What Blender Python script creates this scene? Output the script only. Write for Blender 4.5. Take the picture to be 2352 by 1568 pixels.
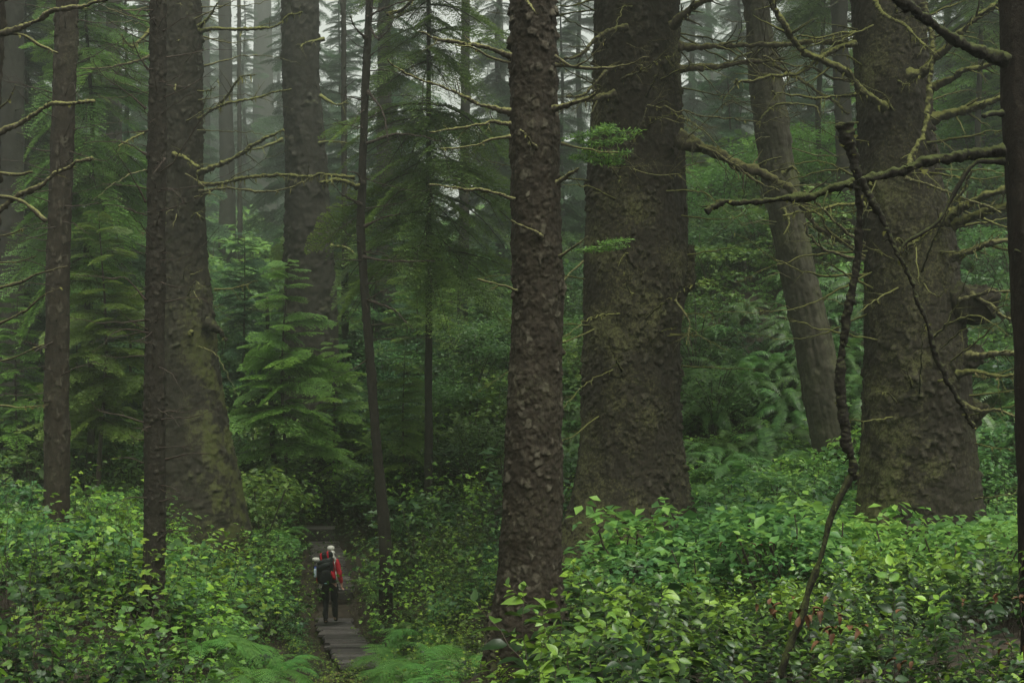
import bpy, math, random
import numpy as np
from mathutils import Vector, Matrix
R = math.radians
rng = np.random.default_rng(7)
random.seed(7)
scene = bpy.context.scene
for o in list(bpy.data.objects): bpy.data.objects.remove(o)

# ------------------------------------------------------------------ camera
F = 3266.7                                   # focal length in units of a 2352 px wide picture
cam_d = bpy.data.cameras.new('camera'); cam = bpy.data.objects.new('camera', cam_d)
scene.collection.objects.link(cam); scene.camera = cam
cam.location = (0, 0, 0); cam.rotation_euler = (R(90), 0, 0)
cam_d.lens = 50; cam_d.sensor_width = 36; cam_d.clip_start = 0.1; cam_d.clip_end = 800
# ------------------------------------------------------------------ sky, sun, exposure
SUN_EL, SUN_ROT = R(68), R(150)
world = bpy.data.worlds.new('World'); scene.world = world; world.use_nodes = True
nt = world.node_tree; nt.nodes.clear()
sky = nt.nodes.new('ShaderNodeTexSky'); sky.sky_type = 'NISHITA'; sky.sun_disc = False
sky.sun_elevation = SUN_EL; sky.sun_rotation = SUN_ROT; sky.dust_density = 2.5; sky.air_density = 1.0
hs = nt.nodes.new('ShaderNodeHueSaturation'); hs.inputs['Saturation'].default_value = 0.05
bg = nt.nodes.new('ShaderNodeBackground'); bg.inputs['Strength'].default_value = 0.10
wo = nt.nodes.new('ShaderNodeOutputWorld')
tn = nt.nodes.new('ShaderNodeMix'); tn.data_type = 'RGBA'; tn.blend_type = 'MULTIPLY'; tn.inputs[0].default_value = 1; tn.inputs[7].default_value = (.97, 1, .91, 1)
nt.links.new(sky.outputs[0], hs.inputs['Color']); nt.links.new(hs.outputs[0], tn.inputs[6]); nt.links.new(tn.outputs[2], bg.inputs['Color']); nt.links.new(bg.outputs[0], wo.inputs['Surface'])
sun_d = bpy.data.lights.new('sun', 'SUN'); sun = bpy.data.objects.new('sun', sun_d); scene.collection.objects.link(sun)
sun_d.energy = 1.9; sun_d.angle = R(40); sun_d.color = (1, .97, .90)
# sun direction matches the sky texture (rotation measured clockwise from +Y)
sd = Vector((math.sin(SUN_ROT) * math.cos(SUN_EL), math.cos(SUN_ROT) * math.cos(SUN_EL), math.sin(SUN_EL)))
sun.rotation_euler = sd.to_track_quat('Z', 'Y').to_euler(); sun.location = (0, -5, 25)
scene.view_settings.view_transform = 'Standard'; scene.view_settings.look = 'None'
scene.view_settings.exposure = 1.2; scene.view_settings.gamma = 1.0
scene.render.engine = 'CYCLES'
cy = scene.cycles
cy.use_denoising = True; cy.use_adaptive_sampling = True; cy.adaptive_threshold = 0.012
cy.max_bounces = 6; cy.diffuse_bounces = 3; cy.glossy_bounces = 2; cy.transmission_bounces = 3; cy.transparent_max_bounces = 4
cy.volume_bounces = 1; cy.sample_clamp_indirect = 4.0; cy.caustics_reflective = False; cy.caustics_refractive = False
HAZE = 0.0026

def P(px, py, d): return np.array([(px - 1176) / F * d, d, (784 - py) / F * d])

# ------------------------------------------------------------------ noise
def _hash(ix, iy, iz, s):
    h = (ix.astype(np.int64) * 374761393 + iy.astype(np.int64) * 668265263 + iz.astype(np.int64) * 2147483647 % 4294967291 + s * 974634777) & 0xffffffff
    h = ((h ^ (h >> 13)) * 1274126177) & 0xffffffff
    h = ((h ^ (h >> 16)) * 2246822519) & 0xffffffff
    return ((h ^ (h >> 15)) & 0xffffff) / float(0xffffff)
def vnoise(p, s=0):
    i = np.floor(p); f = p - i; f = f * f * (3 - 2 * f); r = 0
    for a in (0, 1):
        for b in (0, 1):
            for c in (0, 1):
                w = (f[:, 0] if a else 1 - f[:, 0]) * (f[:, 1] if b else 1 - f[:, 1]) * (f[:, 2] if c else 1 - f[:, 2])
                r = r + w * _hash(i[:, 0] + a, i[:, 1] + b, i[:, 2] + c, s)
    return r * 2 - 1
def fbm(p, o=4, s=0):
    r = 0; a = .5
    for k in range(o):
        r = r + a * vnoise(p * 2 ** k + 17.3 * k, s + k); a *= .5
    return r
def worley(p, s=0):
    i = np.floor(p); n = len(p)
    d1 = np.full(n, 9.); d2 = np.full(n, 9.); off = np.zeros((n, 3)); cid = np.zeros(n)
    for a in (-1, 0, 1):
        for b in (-1, 0, 1):
            for c in (-1, 0, 1):
                q = i + (a, b, c)
                c0 = np.stack([q[:, 0] + _hash(q[:, 0], q[:, 1], q[:, 2], s), q[:, 1] + _hash(q[:, 0], q[:, 1], q[:, 2], s + 1),
                               q[:, 2] + _hash(q[:, 0], q[:, 1], q[:, 2], s + 2)], 1)
                dv = p - c0; dd = np.sqrt((dv ** 2).sum(1)); m = dd < d1
                d2 = np.where(m, d1, np.minimum(d2, dd)); d1 = np.where(m, dd, d1)
                off[m] = dv[m]; cid = np.where(m, _hash(q[:, 0], q[:, 1], q[:, 2], s + 3), cid)
    return d1, d2, off, cid

# ------------------------------------------------------------------ materials
def newmat(name):
    m = bpy.data.materials.new(name); m.use_nodes = True
    n = m.node_tree; b = n.nodes['Principled BSDF']
    return m, n, b
def N(n, t, **k):
    x = n.nodes.new(t)
    for a, v in k.items(): setattr(x, a, v)
    return x
def ramp(n, stops, interp='LINEAR'):
    r = N(n, 'ShaderNodeValToRGB'); r.color_ramp.interpolation = interp
    e = r.color_ramp.elements
    while len(e) < len(stops): e.new(.5)
    for q, (p, c) in zip(e, stops): q.position = p; q.color = (*c, 1)
    return r
def mixc(n, fac, a, b):
    m = N(n, 'ShaderNodeMix', data_type='RGBA')
    if isinstance(fac, float): m.inputs[0].default_value = fac
    else: n.links.new(fac, m.inputs[0])
    for i, v in ((6, a), (7, b)):
        if isinstance(v, tuple): m.inputs[i].default_value = (*v, 1)
        else: n.links.new(v, m.inputs[i])
    return m.outputs[2]
def simple(name, col, rough=.7, var=.25, scale=20, bump=.0, metal=0):
    m, n, b = newmat(name); tc = N(n, 'ShaderNodeTexCoord'); no = N(n, 'ShaderNodeTexNoise'); no.inputs['Scale'].default_value = scale; no.inputs['Detail'].default_value = 5
    n.links.new(tc.outputs['Object'], no.inputs['Vector'])
    r = ramp(n, [(.3, tuple(c * (1 - var) for c in col)), (.7, tuple(min(1, c * (1 + var)) for c in col))])
    n.links.new(no.outputs['Fac'], r.inputs[0]); n.links.new(r.outputs[0], b.inputs['Base Color'])
    b.inputs['Specular IOR Level'].default_value = .2 if rough > .5 else .5; b.inputs['Roughness'].default_value = rough; b.inputs['Metallic'].default_value = metal
    if bump:
        bp = N(n, 'ShaderNodeBump'); bp.inputs['Strength'].default_value = bump; bp.inputs['Distance'].default_value = .01
        n.links.new(no.outputs['Fac'], bp.inputs['Height']); n.links.new(bp.outputs[0], b.inputs['Normal'])
    return m
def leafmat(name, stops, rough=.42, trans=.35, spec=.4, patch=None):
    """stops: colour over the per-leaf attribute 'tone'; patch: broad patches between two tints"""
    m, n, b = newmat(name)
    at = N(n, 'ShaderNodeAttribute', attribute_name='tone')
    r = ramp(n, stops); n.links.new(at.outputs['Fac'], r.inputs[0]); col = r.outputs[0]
    oi = N(n, 'ShaderNodeObjectInfo'); h = N(n, 'ShaderNodeHueSaturation')
    mr = N(n, 'ShaderNodeMapRange'); mr.inputs[3].default_value = .75; mr.inputs[4].default_value = 1.25
    n.links.new(oi.outputs['Random'], mr.inputs[0]); n.links.new(mr.outputs[0], h.inputs['Value'])
    mr2 = N(n, 'ShaderNodeMapRange'); mr2.inputs[3].default_value = .485; mr2.inputs[4].default_value = .515
    n.links.new(oi.outputs['Random'], mr2.inputs[0]); n.links.new(mr2.outputs[0], h.inputs['Hue'])
    n.links.new(col, h.inputs['Color']); col = h.outputs[0]
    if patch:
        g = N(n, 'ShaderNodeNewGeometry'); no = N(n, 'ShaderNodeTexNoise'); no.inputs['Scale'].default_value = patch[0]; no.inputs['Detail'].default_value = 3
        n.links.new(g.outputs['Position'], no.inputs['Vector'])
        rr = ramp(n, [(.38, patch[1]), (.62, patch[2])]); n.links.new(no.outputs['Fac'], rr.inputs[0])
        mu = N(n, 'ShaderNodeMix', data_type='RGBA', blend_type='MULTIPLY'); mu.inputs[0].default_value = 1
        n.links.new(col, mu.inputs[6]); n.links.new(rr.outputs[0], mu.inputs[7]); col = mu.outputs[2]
    n.links.new(col, b.inputs['Base Color'])
    b.inputs['Roughness'].default_value = rough; b.inputs['Specular IOR Level'].default_value = spec
    tr = N(n, 'ShaderNodeBsdfTranslucent'); br = N(n, 'ShaderNodeHueSaturation'); br.inputs['Value'].default_value = 1.5; br.inputs['Hue'].default_value = .49
    n.links.new(col, br.inputs['Color']); n.links.new(br.outputs[0], tr.inputs['Color'])
    mx = N(n, 'ShaderNodeMixShader'); mx.inputs[0].default_value = trans
    out = n.nodes['Material Output']; n.links.new(b.outputs[0], mx.inputs[1]); n.links.new(tr.outputs[0], mx.inputs[2]); n.links.new(mx.outputs[0], out.inputs[0])
    return m
def barkmat(name, dark, light, flake, lichen, lich_amt, moss_amt, scale=14., moss=(.045, .052, .013), mossdir=(0, 0, 1), bump=.9, k=.62):
    dark, light, flake = [tuple(c * k * q for c, q in zip(v, (.98, 1.0, .86))) for v in (dark, light, flake)]
    m, n, b = newmat(name); tc = N(n, 'ShaderNodeTexCoord'); g = N(n, 'ShaderNodeNewGeometry')
    mp = N(n, 'ShaderNodeMapping'); mp.inputs['Scale'].default_value = (1, 1, .6); n.links.new(tc.outputs['Object'], mp.inputs[0])
    no = N(n, 'ShaderNodeTexNoise'); no.inputs['Scale'].default_value = scale; no.inputs['Detail'].default_value = 8; no.inputs['Roughness'].default_value = .7
    n.links.new(mp.outputs[0], no.inputs[0])
    vo = N(n, 'ShaderNodeTexVoronoi'); vo.inputs['Scale'].default_value = scale * 1.6; vo.inputs['Randomness'].default_value = 1
    wv = N(n, 'ShaderNodeMix', data_type='RGBA', blend_type='ADD'); wv.inputs[0].default_value = .12
    n.links.new(mp.outputs[0], wv.inputs[6]); n.links.new(no.outputs['Color'], wv.inputs[7]); n.links.new(wv.outputs[2], vo.inputs[0])
    r = ramp(n, [(.32, dark), (.68, light)]); n.links.new(no.outputs['Fac'], r.inputs[0])
    at = N(n, 'ShaderNodeAttribute', attribute_name='plate')
    fr = ramp(n, [(.6, (0, 0, 0)), (1., (.95, .95, .95))]); n.links.new(at.outputs['Fac'], fr.inputs[0])
    vr = ramp(n, [(.0, (.0, .0, .0)), (1., (1., 1., 1.))]); n.links.new(vo.outputs['Color'], vr.inputs[0])
    mm = N(n, 'ShaderNodeMath', operation='MULTIPLY'); n.links.new(fr.outputs[0], mm.inputs[0]); n.links.new(vr.outputs[0], mm.inputs[1])
    col = mixc(n, mm.outputs[0], r.outputs[0], flake)
    ln = N(n, 'ShaderNodeTexNoise'); ln.inputs['Scale'].default_value = scale * 2.2; ln.inputs['Detail'].default_value = 7; ln.inputs['Roughness'].default_value = .75
    n.links.new(tc.outputs['Object'], ln.inputs[0])
    lb = N(n, 'ShaderNodeTexNoise'); lb.inputs['Scale'].default_value = .9; lb.inputs['Detail'].default_value = 3; n.links.new(tc.outputs['Object'], lb.inputs[0])
    am = N(n, 'ShaderNodeAttribute', attribute_name='mossy')
    ad = N(n, 'ShaderNodeMath', operation='ADD'); n.links.new(ln.outputs['Fac'], ad.inputs[0])
    lb2 = N(n, 'ShaderNodeMath', operation='MULTIPLY_ADD'); lb2.inputs[1].default_value = .7; lb2.inputs[2].default_value = -.35; n.links.new(lb.outputs['Fac'], lb2.inputs[0])
    n.links.new(lb2.outputs[0], ad.inputs[1])
    ad2 = N(n, 'ShaderNodeMath', operation='MULTIPLY_ADD'); ad2.inputs[1].default_value = .36; n.links.new(am.outputs['Fac'], ad2.inputs[0]); n.links.new(ad.outputs[0], ad2.inputs[2])
    t = .72 - lich_amt
    lr = ramp(n, [(t - .04, (0, 0, 0)), (min(1, t + .20), (.8, .8, .8))]); n.links.new(ad2.outputs[0], lr.inputs[0])
    col = mixc(n, lr.outputs[0], col, lichen)
    # moss sits on faces turned up (or towards mossdir) and where the attribute asks for it
    dt = N(n, 'ShaderNodeVectorMath', operation='DOT_PRODUCT'); dt.inputs[1].default_value = mossdir; n.links.new(g.outputs['Normal'], dt.inputs[0])
    a3 = N(n, 'ShaderNodeMath', operation='MULTIPLY_ADD'); a3.inputs[1].default_value = .45; n.links.new(dt.outputs['Value'], a3.inputs[0]); n.links.new(ad2.outputs[0], a3.inputs[2])
    t2 = 1.0 - moss_amt * .6
    mr = ramp(n, [(max(0, t2 - .22), (0, 0, 0)), (min(1, t2 + .06), (1, 1, 1))]); n.links.new(a3.outputs[0], mr.inputs[0])
    mc = mixc(n, no.outputs['Fac'], tuple(c * .6 for c in moss), tuple(c * 1.5 for c in moss))
    col = mixc(n, mr.outputs[0], col, mc)
    n.links.new(col, b.inputs['Base Color']); b.inputs['Roughness'].default_value = .85; b.inputs['Specular IOR Level'].default_value = .2
    bp = N(n, 'ShaderNodeBump'); bp.inputs['Strength'].default_value = bump; bp.inputs['Distance'].default_value = .012
    hh = N(n, 'ShaderNodeMath', operation='MULTIPLY_ADD'); hh.inputs[1].default_value = -.6; n.links.new(vo.outputs['Distance'], hh.inputs[0]); n.links.new(no.outputs['Fac'], hh.inputs[2])
    n.links.new(hh.outputs[0], bp.inputs['Height']); n.links.new(bp.outputs[0], b.inputs['Normal'])
    return m

M = {}
M['spruce'] = barkmat('scaly spruce bark', (.018, .013, .009), (.052, .040, .030), (.15, .135, .11), (.085, .085, .045), .10, .0)
M['giant'] = barkmat('old spruce bark', (.018, .014, .010), (.048, .039, .030), (.085, .075, .062), (.15, .152, .06), .12, .0, scale=13)
M['mossbark'] = barkmat('mossy bark', (.020, .017, .012), (.050, .043, .033), (.07, .064, .052), (.10, .10, .045), .07, .10, scale=9)
M['cedar'] = barkmat('ridged grey bark', (.035, .030, .022), (.085, .075, .058), (.12, .11, .09), (.10, .105, .05), .12, .10, scale=9)
M['slim'] = barkmat('thin young bark', (.018, .015, .012), (.048, .040, .032), (.08, .073, .06), (.09, .095, .05), .05, .0, scale=22)
M['edge'] = barkmat('dark near bark', (.010, .007, .005), (.032, .022, .016), (.05, .04, .03), (.05, .055, .03), .02, .0, scale=22)
M['far'] = barkmat('far bark', (.018, .016, .012), (.045, .040, .033), (.06, .055, .045), (.07, .08, .045), .08, .10, scale=6)
M['dead'] = barkmat('dead branch bark', (.035, .028, .022), (.11, .093, .073), (.15, .135, .11), (.16, .16, .11), .08, .40, scale=18, moss=(.14, .14, .05))
M['deadmoss'] = barkmat('mossy dead branch', (.024, .02, .014), (.07, .058, .045), (.1, .09, .07), (.08, .085, .045), .10, .62, scale=16, moss=(.115, .12, .034))
M['deaddark'] = barkmat('dark dead branch', (.010, .008, .006), (.03, .025, .02), (.09, .08, .065), (.07, .075, .04), .06, .35, scale=20, moss=(.045, .055, .014))
M['twig'] = simple('thin twigs', (.045, .034, .026), .8)
M['soil'] = simple('forest soil', (.028, .022, .015), .95, .5, 6, .6)
M['moss'] = simple('hanging moss', (.12, .122, .036), .95, .5, 25, .5)
M['palemoss'] = simple('pale hanging lichen', (.24, .20, .10), .95, .35, 25, .5)
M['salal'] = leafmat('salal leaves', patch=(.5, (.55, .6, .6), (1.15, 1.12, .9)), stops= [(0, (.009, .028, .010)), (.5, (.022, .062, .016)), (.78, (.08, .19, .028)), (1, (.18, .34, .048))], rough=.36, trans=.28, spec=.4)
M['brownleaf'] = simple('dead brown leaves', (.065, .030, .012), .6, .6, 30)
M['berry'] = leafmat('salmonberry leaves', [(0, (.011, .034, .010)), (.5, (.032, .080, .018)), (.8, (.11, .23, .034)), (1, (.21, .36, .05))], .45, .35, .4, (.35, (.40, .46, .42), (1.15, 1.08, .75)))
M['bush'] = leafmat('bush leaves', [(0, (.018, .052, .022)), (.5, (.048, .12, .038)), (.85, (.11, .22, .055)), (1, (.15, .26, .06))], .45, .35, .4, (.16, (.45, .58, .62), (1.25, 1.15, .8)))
M['fern'] = leafmat('fern fronds', [(0, (.035, .10, .022)), (.6, (.075, .18, .035)), (1, (.13, .27, .05))], .5, .4, .3)
M['sword'] = leafmat('sword fern fronds', [(0, (.028, .07, .020)), (.6, (.065, .15, .034)), (1, (.13, .25, .05))], .42, .3, .45)
M['hemlock'] = leafmat('hemlock needles', [(0, (.034, .075, .018)), (.55, (.085, .155, .030)), (1, (.17, .26, .045))], .5, .35, .35)
M['sapling'] = leafmat('bright young needles', [(0, (.05, .105, .024)), (.5, (.11, .20, .040)), (1, (.21, .33, .06))], .5, .4, .35)
M['conifer'] = leafmat('dark conifer needles', [(0, (.016, .042, .022)), (.6, (.035, .080, .032)), (1, (.06, .12, .04))], .55, .3, .3)
M['maple'] = leafmat('bright maple leaves', [(0, (.04, .11, .02)), (.6, (.085, .20, .03)), (1, (.15, .28, .045))], .45, .4, .35)
M['plank'] = simple('wet weathered planks', (.045, .040, .037), .45, .45, 18, .5)
_n = M['plank'].node_tree; _b = _n.nodes['Principled BSDF']; _l = _b.inputs['Base Color'].links[0].from_socket; _g = N(_n, 'ShaderNodeNewGeometry'); _h = N(_n, 'ShaderNodeHueSaturation'); _m = N(_n, 'ShaderNodeMapRange'); _m.inputs[3].default_value = .55; _m.inputs[4].default_value = 1.7
_n.links.new(_g.outputs['Random Per Island'], _m.inputs[0]); _n.links.new(_m.outputs[0], _h.inputs['Value']); _n.links.new(_l, _h.inputs['Color']); _n.links.new(_h.outputs[0], _b.inputs['Base Color'])
M['darkwood'] = simple('dark wet timber', (.022, .018, .016), .6, .4, 14, .5)

# ------------------------------------------------------------------ mesh helpers
def mesh_np(name, V, faces, mats, matidx=None, attrs=None, smooth=True):
    me = bpy.data.meshes.new(name); V = np.asarray(V, dtype=np.float32)
    me.vertices.add(len(V)); me.vertices.foreach_set('co', V.ravel())
    fs = [np.asarray(f, dtype=np.int32) for f in faces if len(f)]
    loops = np.concatenate([f.ravel() for f in fs]); starts = []; o = 0
    for f in fs:
        starts.append(o + np.arange(len(f)) * f.shape[1]); o += f.size
    starts = np.concatenate(starts).astype(np.int32)
    me.loops.add(len(loops)); me.loops.foreach_set('vertex_index', loops)
    me.polygons.add(len(starts)); me.polygons.foreach_set('loop_start', starts)
    if matidx is not None: me.polygons.foreach_set('material_index', np.asarray(matidx, dtype=np.int32))
    me.polygons.foreach_set('use_smooth', np.full(len(starts), smooth, dtype=bool))
    me.update(calc_edges=True)
    for m in mats: me.materials.append(m)
    for k, a in (attrs or {}).items():
        at = me.attributes.new(k, 'FLOAT', 'POINT'); at.data.foreach_set('value', np.asarray(a, dtype=np.float32))
    return me
def link(name, me, parent=None, loc=None, rot=None, scale=None):
    o = bpy.data.objects.new(name, me); scene.collection.objects.link(o)
    if parent is not None: o.parent = parent
    if loc is not None: o.location = tuple(float(v) for v in loc)
    if rot is not None: o.rotation_euler = rot
    if scale is not None: o.scale = (scale,) * 3 if not hasattr(scale, '__len__') else scale
    return o
def tag(o, label=None, cat=None, group=None, kind=None):
    for k, v in (('label', label), ('category', cat), ('group', group), ('kind', kind)):
        if v: o[k] = v
    return o
def thing(name, label, cat, loc, group=None, rot=None, scale=None):
    return tag(link(name, None, None, loc, rot, scale), label, cat, group)

class Geo:
    """collects vertices, quads and tris with a material index and float attributes"""
    def __init__(s): s.V = []; s.Q = []; s.T = []; s.qm = []; s.tm = []; s.A = {}; s.n = 0; s.names = ('tone',)
    def add(s, V, Q=None, T=None, m=0, tone=None):
        V = np.asarray(V, float); k = len(V); s.V.append(V)
        if Q is not None and len(Q): s.Q.append(np.asarray(Q) + s.n); s.qm.append(np.full(len(Q), m))
        if T is not None and len(T): s.T.append(np.asarray(T) + s.n); s.tm.append(np.full(len(T), m))
        s.A.setdefault('tone', []).append(np.full(k, .4) if tone is None else np.broadcast_to(tone, (k,)).astype(float)); s.n += k
    def arrays(s):
        V = np.concatenate(s.V); t = np.concatenate(s.A['tone'])
        Q = np.concatenate(s.Q) if s.Q else np.zeros((0, 4), int); T = np.concatenate(s.T) if s.T else np.zeros((0, 3), int)
        qm = np.concatenate(s.qm) if s.qm else np.zeros(0, int); tm = np.concatenate(s.tm) if s.tm else np.zeros(0, int)
        return dict(V=V, t=t, Q=Q, T=T, qm=qm, tm=tm)
    def mesh(s, name, mats, smooth=True):
        a = s.arrays()
        return mesh_np(name, a['V'], [a['Q'], a['T']], mats, np.concatenate([a['qm'], a['tm']]), {'tone': a['t']}, smooth)
def scatter(tmpls, which, mats4, tone_add):
    """place templates (dicts of arrays): which[i] = template index, mats4[i] = 3x4 transform"""
    g = Geo()
    for k, t in enumerate(tmpls):
        idx = np.nonzero(which == k)[0]
        if not len(idx): continue
        A = mats4[idx]; n = len(idx); v = len(t['V'])
        W = np.einsum('nij,vj->nvi', A[:, :, :3], t['V']) + A[:, None, :, 3]
        base = (np.arange(n) * v)[:, None, None]
        Q = (t['Q'][None] + base).reshape(-1, 4); T = (t['T'][None] + base).reshape(-1, 3)
        g.V.append(W.reshape(-1, 3)); g.A.setdefault('tone', []).append(np.clip((t['t'][None] + tone_add[idx][:, None]).ravel(), 0, 1))
        if len(Q): g.Q.append(Q + g.n); g.qm.append(np.tile(t['qm'], n))
        if len(T): g.T.append(T + g.n); g.tm.append(np.tile(t['tm'], n))
        g.n += n * v
    return g
def rotz_tilt(yaw, tilt, tdir, sc):
    """(n,3,3) rotations: yaw about z then tilt towards direction tdir"""
    n = len(yaw); c, s = np.cos(yaw), np.sin(yaw); Z = np.zeros(n); O = np.ones(n)
    Rz = np.stack([np.stack([c, -s, Z], 1), np.stack([s, c, Z], 1), np.stack([Z, Z, O], 1)], 1)
    ax = np.stack([-np.sin(tdir), np.cos(tdir), Z], 1); ct, st = np.cos(tilt), np.sin(tilt)
    K = np.stack([np.stack([Z, -ax[:, 2], ax[:, 1]], 1), np.stack([ax[:, 2], Z, -ax[:, 0]], 1), np.stack([-ax[:, 1], ax[:, 0], Z], 1)], 1)
    Rt = np.eye(3)[None] + st[:, None, None] * K + (1 - ct)[:, None, None] * (K @ K)
    return (Rt @ Rz) * sc[:, None, None]

def catmull(pts, n):
    p = np.asarray(pts, float); p = np.vstack([2 * p[0] - p[1], p, 2 * p[-1] - p[-2]]); m = len(p) - 3
    u = np.linspace(0, m - 1e-6, n); i = u.astype(int); f = (u - i)[:, None]
    a, b, c, d = p[i], p[i + 1], p[i + 2], p[i + 3]
    return .5 * (2 * b + (c - a) * f + (2 * a - 5 * b + 4 * c - d) * f ** 2 + (3 * b - a - 3 * c + d) * f ** 3)
def tube(C, rad, k=6, cap=True, lump=0., seed=0):
    C = np.asarray(C, float); n = len(C); T = np.gradient(C, axis=0); T /= np.linalg.norm(T, axis=1)[:, None] + 1e-9
    ref = np.array([0, 0, 1.]) if abs(T[:, 2]).mean() < .8 else np.array([0, 1., 0])
    U = np.cross(T, ref); U /= np.linalg.norm(U, axis=1)[:, None] + 1e-9; W = np.cross(U, T)
    a = np.arange(k) / k * 2 * np.pi; rad = np.broadcast_to(rad, (n,))
    V = C[:, None] + rad[:, None, None] * (np.cos(a)[None, :, None] * U[:, None] + np.sin(a)[None, :, None] * W[:, None])
    V = V.reshape(-1, 3)
    if lump:
        nrm = V - np.repeat(C, k, 0); q = fbm(V * (1.2 / max(rad.mean(), .004)) * .5, 3, seed)
        V = V + nrm * (q * lump * 2)[:, None]
    i = np.arange(n - 1)[:, None] * k; j = np.arange(k)[None]; j2 = (j + 1) % k
    Q = np.stack([i + j, i + j2, i + k + j2, i + k + j], -1).reshape(-1, 4)
    T3 = []
    if cap:
        V = np.vstack([V, C[:1], C[-1:]]); nb = n * k
        T3 = [(nb, (b + 1) % k, b) for b in range(k)] + [(nb + 1, (n - 1) * k + b, (n - 1) * k + (b + 1) % k) for b in range(k)]
    return V, Q, np.array(T3, int).reshape(-1, 3)

# ------------------------------------------------------------------ terrain
CP = []
def cp(px, py, d, h=0.): q = P(px, py, d); CP.append((q[0], q[1], q[2] - h))
for x, y, z in ((0, 0, -1.7), (-8, 0, -2.2), (8, 0, -1.6), (-20, 0, -3), (20, 0, -1), (0, -10, -1.5), (-30, 20, -2.5), (30, 20, -1.5), (-60, 60, 2), (60, 60, 10), (0, 165, 9), (-60, 165, 8), (60, 165, 14), (0, 300, 14), (-100, 300, 12), (100, 300, 20), (-60, -8, -2), (60, -8, 0)):
    CP.append((x, y, z))
for a in ((1350, 1420, 8, .9), (1350, 1300, 10, .9), (1450, 1320, 20, .5), (2100, 1300, 18, .6), (1700, 1300, 9, .8), (1700, 1260, 15, .9), (2100, 1275, 13, .9), (2300, 1320, 11, .9), (2000, 1480, 7, .9), (2300, 1520, 6.5, .8),
          (1150, 1500, 15, 0), (1090, 1568, 15, .1), (1050, 1540, 21, .6), (1000, 1500, 25, .6), (1250, 1420, 17, .3), (1300, 1320, 21, .4), (1450, 1330, 24, .1), (1250, 1250, 29, .6), (2100, 1310, 22, .4),
          (1700, 1230, 26, .6), (1700, 1120, 31, .6), (1930, 1140, 34, .2), (1620, 1060, 34, .5), (1650, 950, 37, .2), (1700, 800, 41, .2), (1680, 640, 45, .3), (1700, 480, 53, .8), (2100, 900, 34, .2), (2100, 500, 46, .5),
          (2320, 1150, 27, .4), (2320, 980, 31, .4), (2320, 760, 36, .4), (2320, 520, 43, .6), (2320, 300, 56, .8), (1950, 300, 62, .8),
          (0, 1560, 9, .9), (150, 1400, 13, .9), (250, 1230, 19, .8), (450, 1500, 15, .9), (355, 1425, 18, .2), (130, 1250, 23.6, .2), (520, 1400, 20, .8), (600, 1520, 20, .7), (660, 1560, 23, .6), (620, 1330, 28, .6),
          (470, 1200, 34, 0), (30, 1180, 30, .7), (200, 1100, 36, .8), (0, 1000, 42, .8), (640, 1180, 38, .5), (715, 1045, 50, .2), (600, 1080, 44, .8), (860, 1130, 42, .9),
          (830, 1540, 27.5, .22), (798, 1482, 30.5, .22), (764, 1432, 33.2, .22), (769, 1353, 35, .2), (750, 1270, 39, .2), (745, 1242, 41, .2), (735, 1215, 43, .2), (735, 1195, 47, .3),
          (770, 1568, 24, .1), (700, 1440, 31, .2), (850, 1440, 32.5, .4), (850, 1568, 18, .9), (850, 1568, 22, .7), (770, 1568, 20, .7), (680, 1568, 20, .5), (900, 1568, 14, 1.0), (760, 1568, 14, 1.0), (690, 1568, 10, 1.1), (900, 1568, 9, 1.0), (810, 1568, 25, .35), (780, 1500, 29, .35), (885, 1290, 32, .1), (1000, 1300, 31, .9), (960, 1420, 29, .5), (900, 1500, 28, .4), (1000, 1020, 45, 1.), (1100, 1020, 43, 1.), (950, 900, 58, 1.), (1100, 850, 60, 1.),
          (1100, 1300, 27, .6), (1200, 800, 62, 1.), (1350, 850, 55, 1.), (100, 850, 60, 1.), (600, 800, 75, 1.), (1000, 650, 85, 1.), (300, 650, 90, 1.), (1500, 650, 70, 1.), (1300, 600, 90, 1.)):
    cp(*a)
CP = np.array(CP)
def _rbf():
    n = len(CP); D = np.sqrt(((CP[:, None, :2] - CP[None, :, :2]) ** 2).sum(-1)); Pm = np.hstack([np.ones((n, 1)), CP[:, :2]])
    A = np.zeros((n + 3, n + 3)); A[:n, :n] = D - np.eye(n) * .25; A[:n, n:] = Pm; A[n:, :n] = Pm.T
    return np.linalg.solve(A, np.concatenate([CP[:, 2], np.zeros(3)]))
RW = _rbf()
PATH = np.array([P(830, 1540, 27.5), P(798, 1482, 30.5), P(764, 1432, 33.2), P(769, 1353, 35), P(750, 1270, 39), P(745, 1242, 41), P(735, 1200, 45)])
def pathdist(x, y):
    q = np.stack([x, y], 1); best = np.full(len(q), 99.)
    for a, b in zip(PATH[:-1, :2], PATH[1:, :2]):
        ab = b - a; t = np.clip(((q - a) @ ab) / (ab @ ab), 0, 1); best = np.minimum(best, np.linalg.norm(q - (a + t[:, None] * ab), axis=1))
    return best
def ground(x, y):
    x = np.atleast_1d(np.asarray(x, float)); y = np.atleast_1d(np.asarray(y, float)); out = np.empty(len(x))
    for s in range(0, len(x), 20000):
        a, b = x[s:s + 20000], y[s:s + 20000]
        D = np.sqrt((a[:, None] - CP[None, :, 0]) ** 2 + (b[:, None] - CP[None, :, 1]) ** 2)
        out[s:s + 20000] = D @ RW[:-3] + RW[-3] + RW[-2] * a + RW[-1] * b
    w = np.clip((1.7 - pathdist(x, y)) / 1.1, 0, 1); w = w * w * (3 - 2 * w)
    return out * (1 - w) + w * (np.interp(y, PATH[:, 1], PATH[:, 2]) - .24)
def gz(x, y): return float(ground(x, y)[0])
gx = np.concatenate([np.linspace(-115, -22, 60), np.linspace(-21.6, 21.6, 180), np.linspace(22, 115, 60)])
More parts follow.
